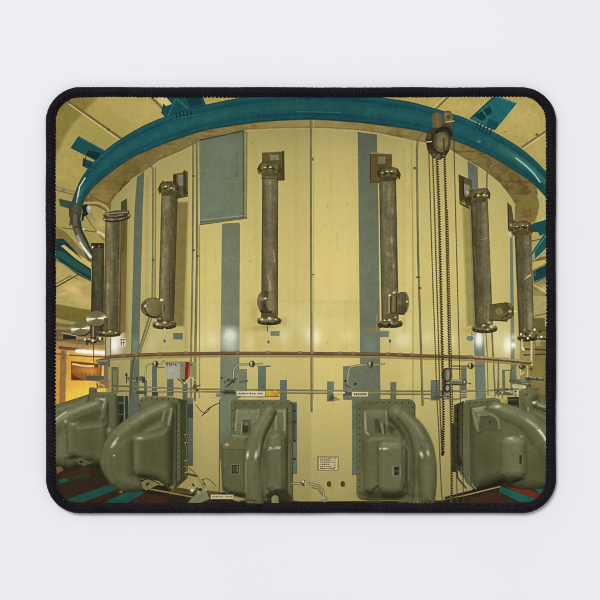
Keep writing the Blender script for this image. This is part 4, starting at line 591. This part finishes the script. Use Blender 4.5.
def knot_material():
    m, nt, b = new_mat('highlight_grey_stitch_thread'); L = nt.links.new
    tc = add(nt, 'ShaderNodeTexCoord'); n = add(nt, 'ShaderNodeTexNoise', Scale=420.0, Detail=1.0); L(tc.outputs['Object'], n.inputs['Vector'])
    cr = add(nt, 'ShaderNodeValToRGB'); e = cr.color_ramp.elements
    e[0].position, e[0].color = .38, (.006,.005,.008,1); e[1].position, e[1].color = .72, (.085,.078,.10,1)  # the paler grey puts the thread loops' highlights into the colour
    L(n.outputs['Fac'], cr.inputs['Fac']); L(cr.outputs['Color'], b.inputs['Base Color']); b.inputs['Roughness'].default_value = .7; b.inputs['Specular IOR Level'].default_value = .15
    return m
def rubber_material():
    m, nt, b = new_mat('black_rubber'); L = nt.links.new
    n = add(nt, 'ShaderNodeTexNoise', Scale=700.0, Detail=3.0); bp = add(nt, 'ShaderNodeBump', Strength=.4, Distance=.0001)
    L(n.outputs['Fac'], bp.inputs['Height']); L(bp.outputs['Normal'], b.inputs['Normal'])
    b.inputs['Base Color'].default_value = (.012,.012,.013,1); b.inputs['Roughness'].default_value = .8
    return m
def table_material():
    m, nt, b = new_mat('white_tabletop'); L = nt.links.new
    tc = add(nt, 'ShaderNodeTexCoord'); n = add(nt, 'ShaderNodeTexNoise', Scale=9.0, Detail=3.0); L(tc.outputs['Object'], n.inputs['Vector'])
    cr = add(nt, 'ShaderNodeValToRGB'); e = cr.color_ramp.elements
    e[0].position, e[0].color = .3, (.787,.793,.832,1); e[1].position, e[1].color = .7, (.805,.803,.842,1)
    L(n.outputs['Fac'], cr.inputs['Fac']); L(cr.outputs['Color'], b.inputs['Base Color'])
    n3 = add(nt, 'ShaderNodeTexNoise', Scale=1500.0, Detail=2.0); L(tc.outputs['Object'], n3.inputs['Vector'])
    bp = add(nt, 'ShaderNodeBump', Strength=.05, Distance=.00005); L(n3.outputs['Fac'], bp.inputs['Height']); L(bp.outputs['Normal'], b.inputs['Normal'])
    b.inputs['Roughness'].default_value = .55; b.inputs['Specular IOR Level'].default_value = .25
    return m

# ---- the white table
tb = mesh_object('table_surface', [(-1.5,-1.5,0),(1.5,-1.5,0),(1.5,1.5,0),(-1.5,1.5,0)], [(0,1,2,3)], table_material(), smooth=False)
tb['kind'] = 'structure'

# ---- the mouse pad
pad = bpy.data.objects.new('mouse_pad', None); col.objects.link(pad); pad.empty_display_size = .05
pad['label'] = 'rectangular mouse pad printed with a teal ringed cream vessel, black stitched edge, on white table'; pad['category'] = 'mouse pad'

OX0, OX1, OY0, OY1, ORAD = 45.4, 556.3, 86.9, 513.5, 34.5     # the outer edge of the pad
def rounded_loop(inset, n_arc, step):
    """points, outward normals and the running length of the pad's outline, moved in by inset"""
    x0, x1, y0, y1, r = OX0+inset, OX1-inset, OY0+inset, OY1-inset, ORAD-inset
    P, N = [], []
    def seg(ax, ay, bx, by, nx, ny):
        ln = math.hypot(bx-ax, by-ay); k = max(1, int(round(ln/step)))
        for i in range(k): P.append((ax+(bx-ax)*i/k, ay+(by-ay)*i/k)); N.append((nx, ny))
    def arc(cx, cy, a0):
        k = max(2, int(round(r*math.pi/2/step))) if n_arc is None else n_arc
        for i in range(k):
            a = math.radians(a0+90*i/k); P.append((cx+r*math.cos(a), cy+r*math.sin(a))); N.append((math.cos(a), math.sin(a)))
    seg(x0+r,y0,x1-r,y0,0,-1); arc(x1-r,y0+r,-90); seg(x1,y0+r,x1,y1-r,1,0); arc(x1-r,y1-r,0)
    seg(x1-r,y1,x0+r,y1,0,1); arc(x0+r,y1-r,90); seg(x0,y1-r,x0,y0+r,-1,0); arc(x0+r,y0+r,180)
    return np.array(P), np.array(N)

def build_base():
    P, _ = rounded_loop(3.0, 16, 40.0); n = len(P); co = []
    for z in (.0004, .0029): co += [(wx(x), wy(y), z) for x, y in P]
    me = bpy.data.meshes.new('rubber_base')
    me.from_pydata(co, [], [tuple(range(n)), tuple(range(2*n-1, n-1, -1))]+[(i+n, (i+1)%n+n, (i+1)%n, i) for i in range(n)]); me.validate()
    me.materials.append(rubber_material()); o = bpy.data.objects.new('rubber_base', me); col.objects.link(o); o.parent = pad

def build_cloth(img):
    inset = 4.5; x0, x1, y0, y1, r = OX0+inset, OX1-inset, OY0+inset, OY1-inset, ORAD-inset
    qx, qy = np.abs(GX-(x0+x1)/2)-(x1-x0)/2+r, np.abs(GY-(y0+y1)/2)-(y1-y0)/2+r
    d = np.hypot(np.maximum(qx, 0), np.maximum(qy, 0))+np.minimum(np.maximum(qx, qy), 0)-r
    keep = d <= 0; idx = np.full((NY, NX), -1, np.int64); idx[keep] = np.arange(keep.sum())
    f = np.stack([idx[1:,:-1], idx[1:,1:], idx[:-1,1:], idx[:-1,:-1]], -1).reshape(-1, 4); f = f[(f >= 0).all(1)]
    z = Z_CLOTH+.00004*(N_BIG-.5)-.0002*np.clip(1+d/14, 0, 1)**2          # the cloth dips a little where it is sewn in
    co = np.stack([(GX-300)*U*K, (300-GY)*U*K, z], -1)[keep]
    o = mesh_object('printed_cloth', co, f, cloth_material(), pad)
    at = o.data.attributes.new('print', 'FLOAT_COLOR', 'POINT')
    rgba = np.ones((int(keep.sum()), 4), np.float32); rgba[:, :3] = np.clip(lin(img[keep])/LIGHT, 0, .96)
    at.data.foreach_set('color', rgba.ravel()); o['label'] = 'cloth face printed with a photograph of an industrial vessel'

def build_border():
    step = .32; P, N = rounded_loop(0.0, None, step); n = len(P)
    seg = np.hypot(*(np.roll(P, -1, 0)-P).T); s = np.concatenate([[0], np.cumsum(seg)[:-1]]); total = seg.sum()
    def around(wave, k, seed):
        r = np.random.RandomState(seed); q = r.rand(k); t = s/total*k; i = t.astype(int) % k; f = t-np.floor(t); f = f*f*(3-2*f)
        return q[i]*(1-f)+q[(i+1) % k]*f
    n_st = int(round(total/3.75)); ph = s/total*n_st+.35*(around(0, n_st//3, 5)-.5)                # one thread every 3.75 px
    cell = np.floor(ph).astype(int) % n_st; jit = np.random.RandomState(8).rand(n_st, 3)
    fr = ph-np.floor(ph)
    gap = np.clip(np.abs(fr-.5)*2-.66, 0, .34)/.34
    tooth = 1-np.sin(gap*math.pi/2)*np.clip(.1+.75*jit[cell, 0]+.9*(around(0, 30, 21)-.5), .05, 1.1)+.18*(jit[cell, 1]-.5)  # the loops that bite into the cloth
    fine = np.sin(2*np.pi*ph*3+6*around(0, n_st, 3))
    wob = (around(0, 60, 11)-.5)*.8+(around(0, n_st*2, 12)-.5)*.35
    width = 9.8+(around(0, 48, 13)-.5)*.9
    V = 22; co = np.zeros((n, V, 3)); vv = np.linspace(0, 1, V)
    for j, v in enumerate(vv):
        a = math.pi*(1.12*(1-v))-.12*math.pi*(1-v)                     # from the outer foot over the crown to the inner lip
        off = (1-math.cos(math.pi*v))/2                                # 0 outside .. 1 inside
        hgt = math.sin(math.pi*min(1, v*.93+.02))**.62
        inner = np.clip((v-.78)/.22, 0, 1)
        rib = 1+.030*np.cos(2*np.pi*(ph-.35*v))*math.sin(math.pi*v)+.022*fine*math.sin(math.pi*v)
        dist = off*width+inner*tooth*2.2-inner*1.25+wob*(1-inner)*.8
        z = .0001+(.0041*hgt*rib)*(1-.0*inner)
        z = np.where(v > .8, np.maximum(z, Z_CLOTH-.00035+.00075*np.sqrt(np.clip(tooth, 0, 1))*(1-inner*.75)), z) if v > .8 else z
        co[:, j, 0] = (P[:,0]-N[:,0]*dist-300)*U*K; co[:, j, 1] = (300-(P[:,1]-N[:,1]*dist))*U*K; co[:, j, 2] = z
    # last row dives under the cloth so that no edge shows
    co[:, -1, 2] = Z_CLOTH-.0006
    i = np.arange(n); i2 = (i+1) % n; f = []
    for j in range(V-1): f.append(np.stack([i*V+j, i2*V+j, i2*V+j+1, i*V+j+1], -1))
    f = np.concatenate(f)[:, ::-1]
    edge = mesh_object('stitched_border', co.reshape(-1, 3), f, thread_material(), pad)
    # the lock stitches along the inner lip: one small knot of thread for every loop
    kv, kf = [], []; rs = np.random.RandomState(17); first = np.searchsorted(np.maximum.accumulate(ph), np.arange(n_st)+.04) % n
    for q in first:
        (px, py), (nx, ny) = P[q], N[q]; tx, ty = -ny, nx; dd = 8.3+rs.rand()*.5; la, lb = .62+.3*rs.rand(), .42+.2*rs.rand(); sl = .5*(rs.rand()-.2)
        b0 = len(kv); ring_n = 8
        for i in range(4):
            ph_i = math.pi*(i/3*.5); rr, hh = math.cos(ph_i), math.sin(ph_i)
            for k in range(ring_n):
                a = 2*math.pi*k/ring_n; u, v = la*rr*math.cos(a), lb*rr*math.sin(a); u, v = u, v+sl*u
                x, y = px-nx*(dd-u)+tx*v, py-ny*(dd-u)+ty*v
                kv.append(((x-300)*U*K, (300-y)*U*K, .00285+.00035*rs.rand()*0+.0011*hh))
        for i in range(3):
            for k in range(ring_n): kf.append((b0+i*ring_n+k, b0+(i+1)*ring_n+k, b0+(i+1)*ring_n+(k+1) % ring_n, b0+i*ring_n+(k+1) % ring_n))
    o = mesh_object('lock_stitches', kv, np.array(kf)[:, ::-1], knot_material(), edge); o['kind'] = 'stuff'

build_base(); build_cloth(paint_picture()); build_border()

# ---- light: a big soft lamp from the upper left and a white studio all round
w = bpy.data.worlds.new('World'); sc.world = w; w.use_nodes = True
bg = w.node_tree.nodes['Background']; bg.inputs['Color'].default_value = (.97,.98,1,1); bg.inputs['Strength'].default_value = .52
def lamp(name, loc, size, energy, color):
    d = bpy.data.lights.new(name, 'AREA'); d.shape = 'DISK'; d.size = size; d.energy = energy; d.color = color
    o = bpy.data.objects.new(name, d); col.objects.link(o); o.location = loc
    from mathutils import Vector
    o.rotation_euler = (-Vector(loc)).to_track_quat('-Z', 'Y').to_euler()
lamp('softbox_lamp', (-3.4, 4.9, 9.4), 4.6, 826.0, (1,.985,.97))

# ---- camera straight above
cam = bpy.data.cameras.new('camera'); co_ = bpy.data.objects.new('camera', cam); col.objects.link(co_)
co_.location = (0, 0, HC); co_.rotation_euler = (0, 0, 0); cam.sensor_width = 36.0; cam.lens = 36.0*HC/(600*U); cam.clip_start = .01; cam.clip_end = 50
sc.camera = co_
sc.view_settings.view_transform = 'Standard'; sc.view_settings.look = 'None'; sc.view_settings.exposure = 0; sc.view_settings.gamma = 1
sc.cycles.use_denoising = True; sc.cycles.filter_width = 1.15
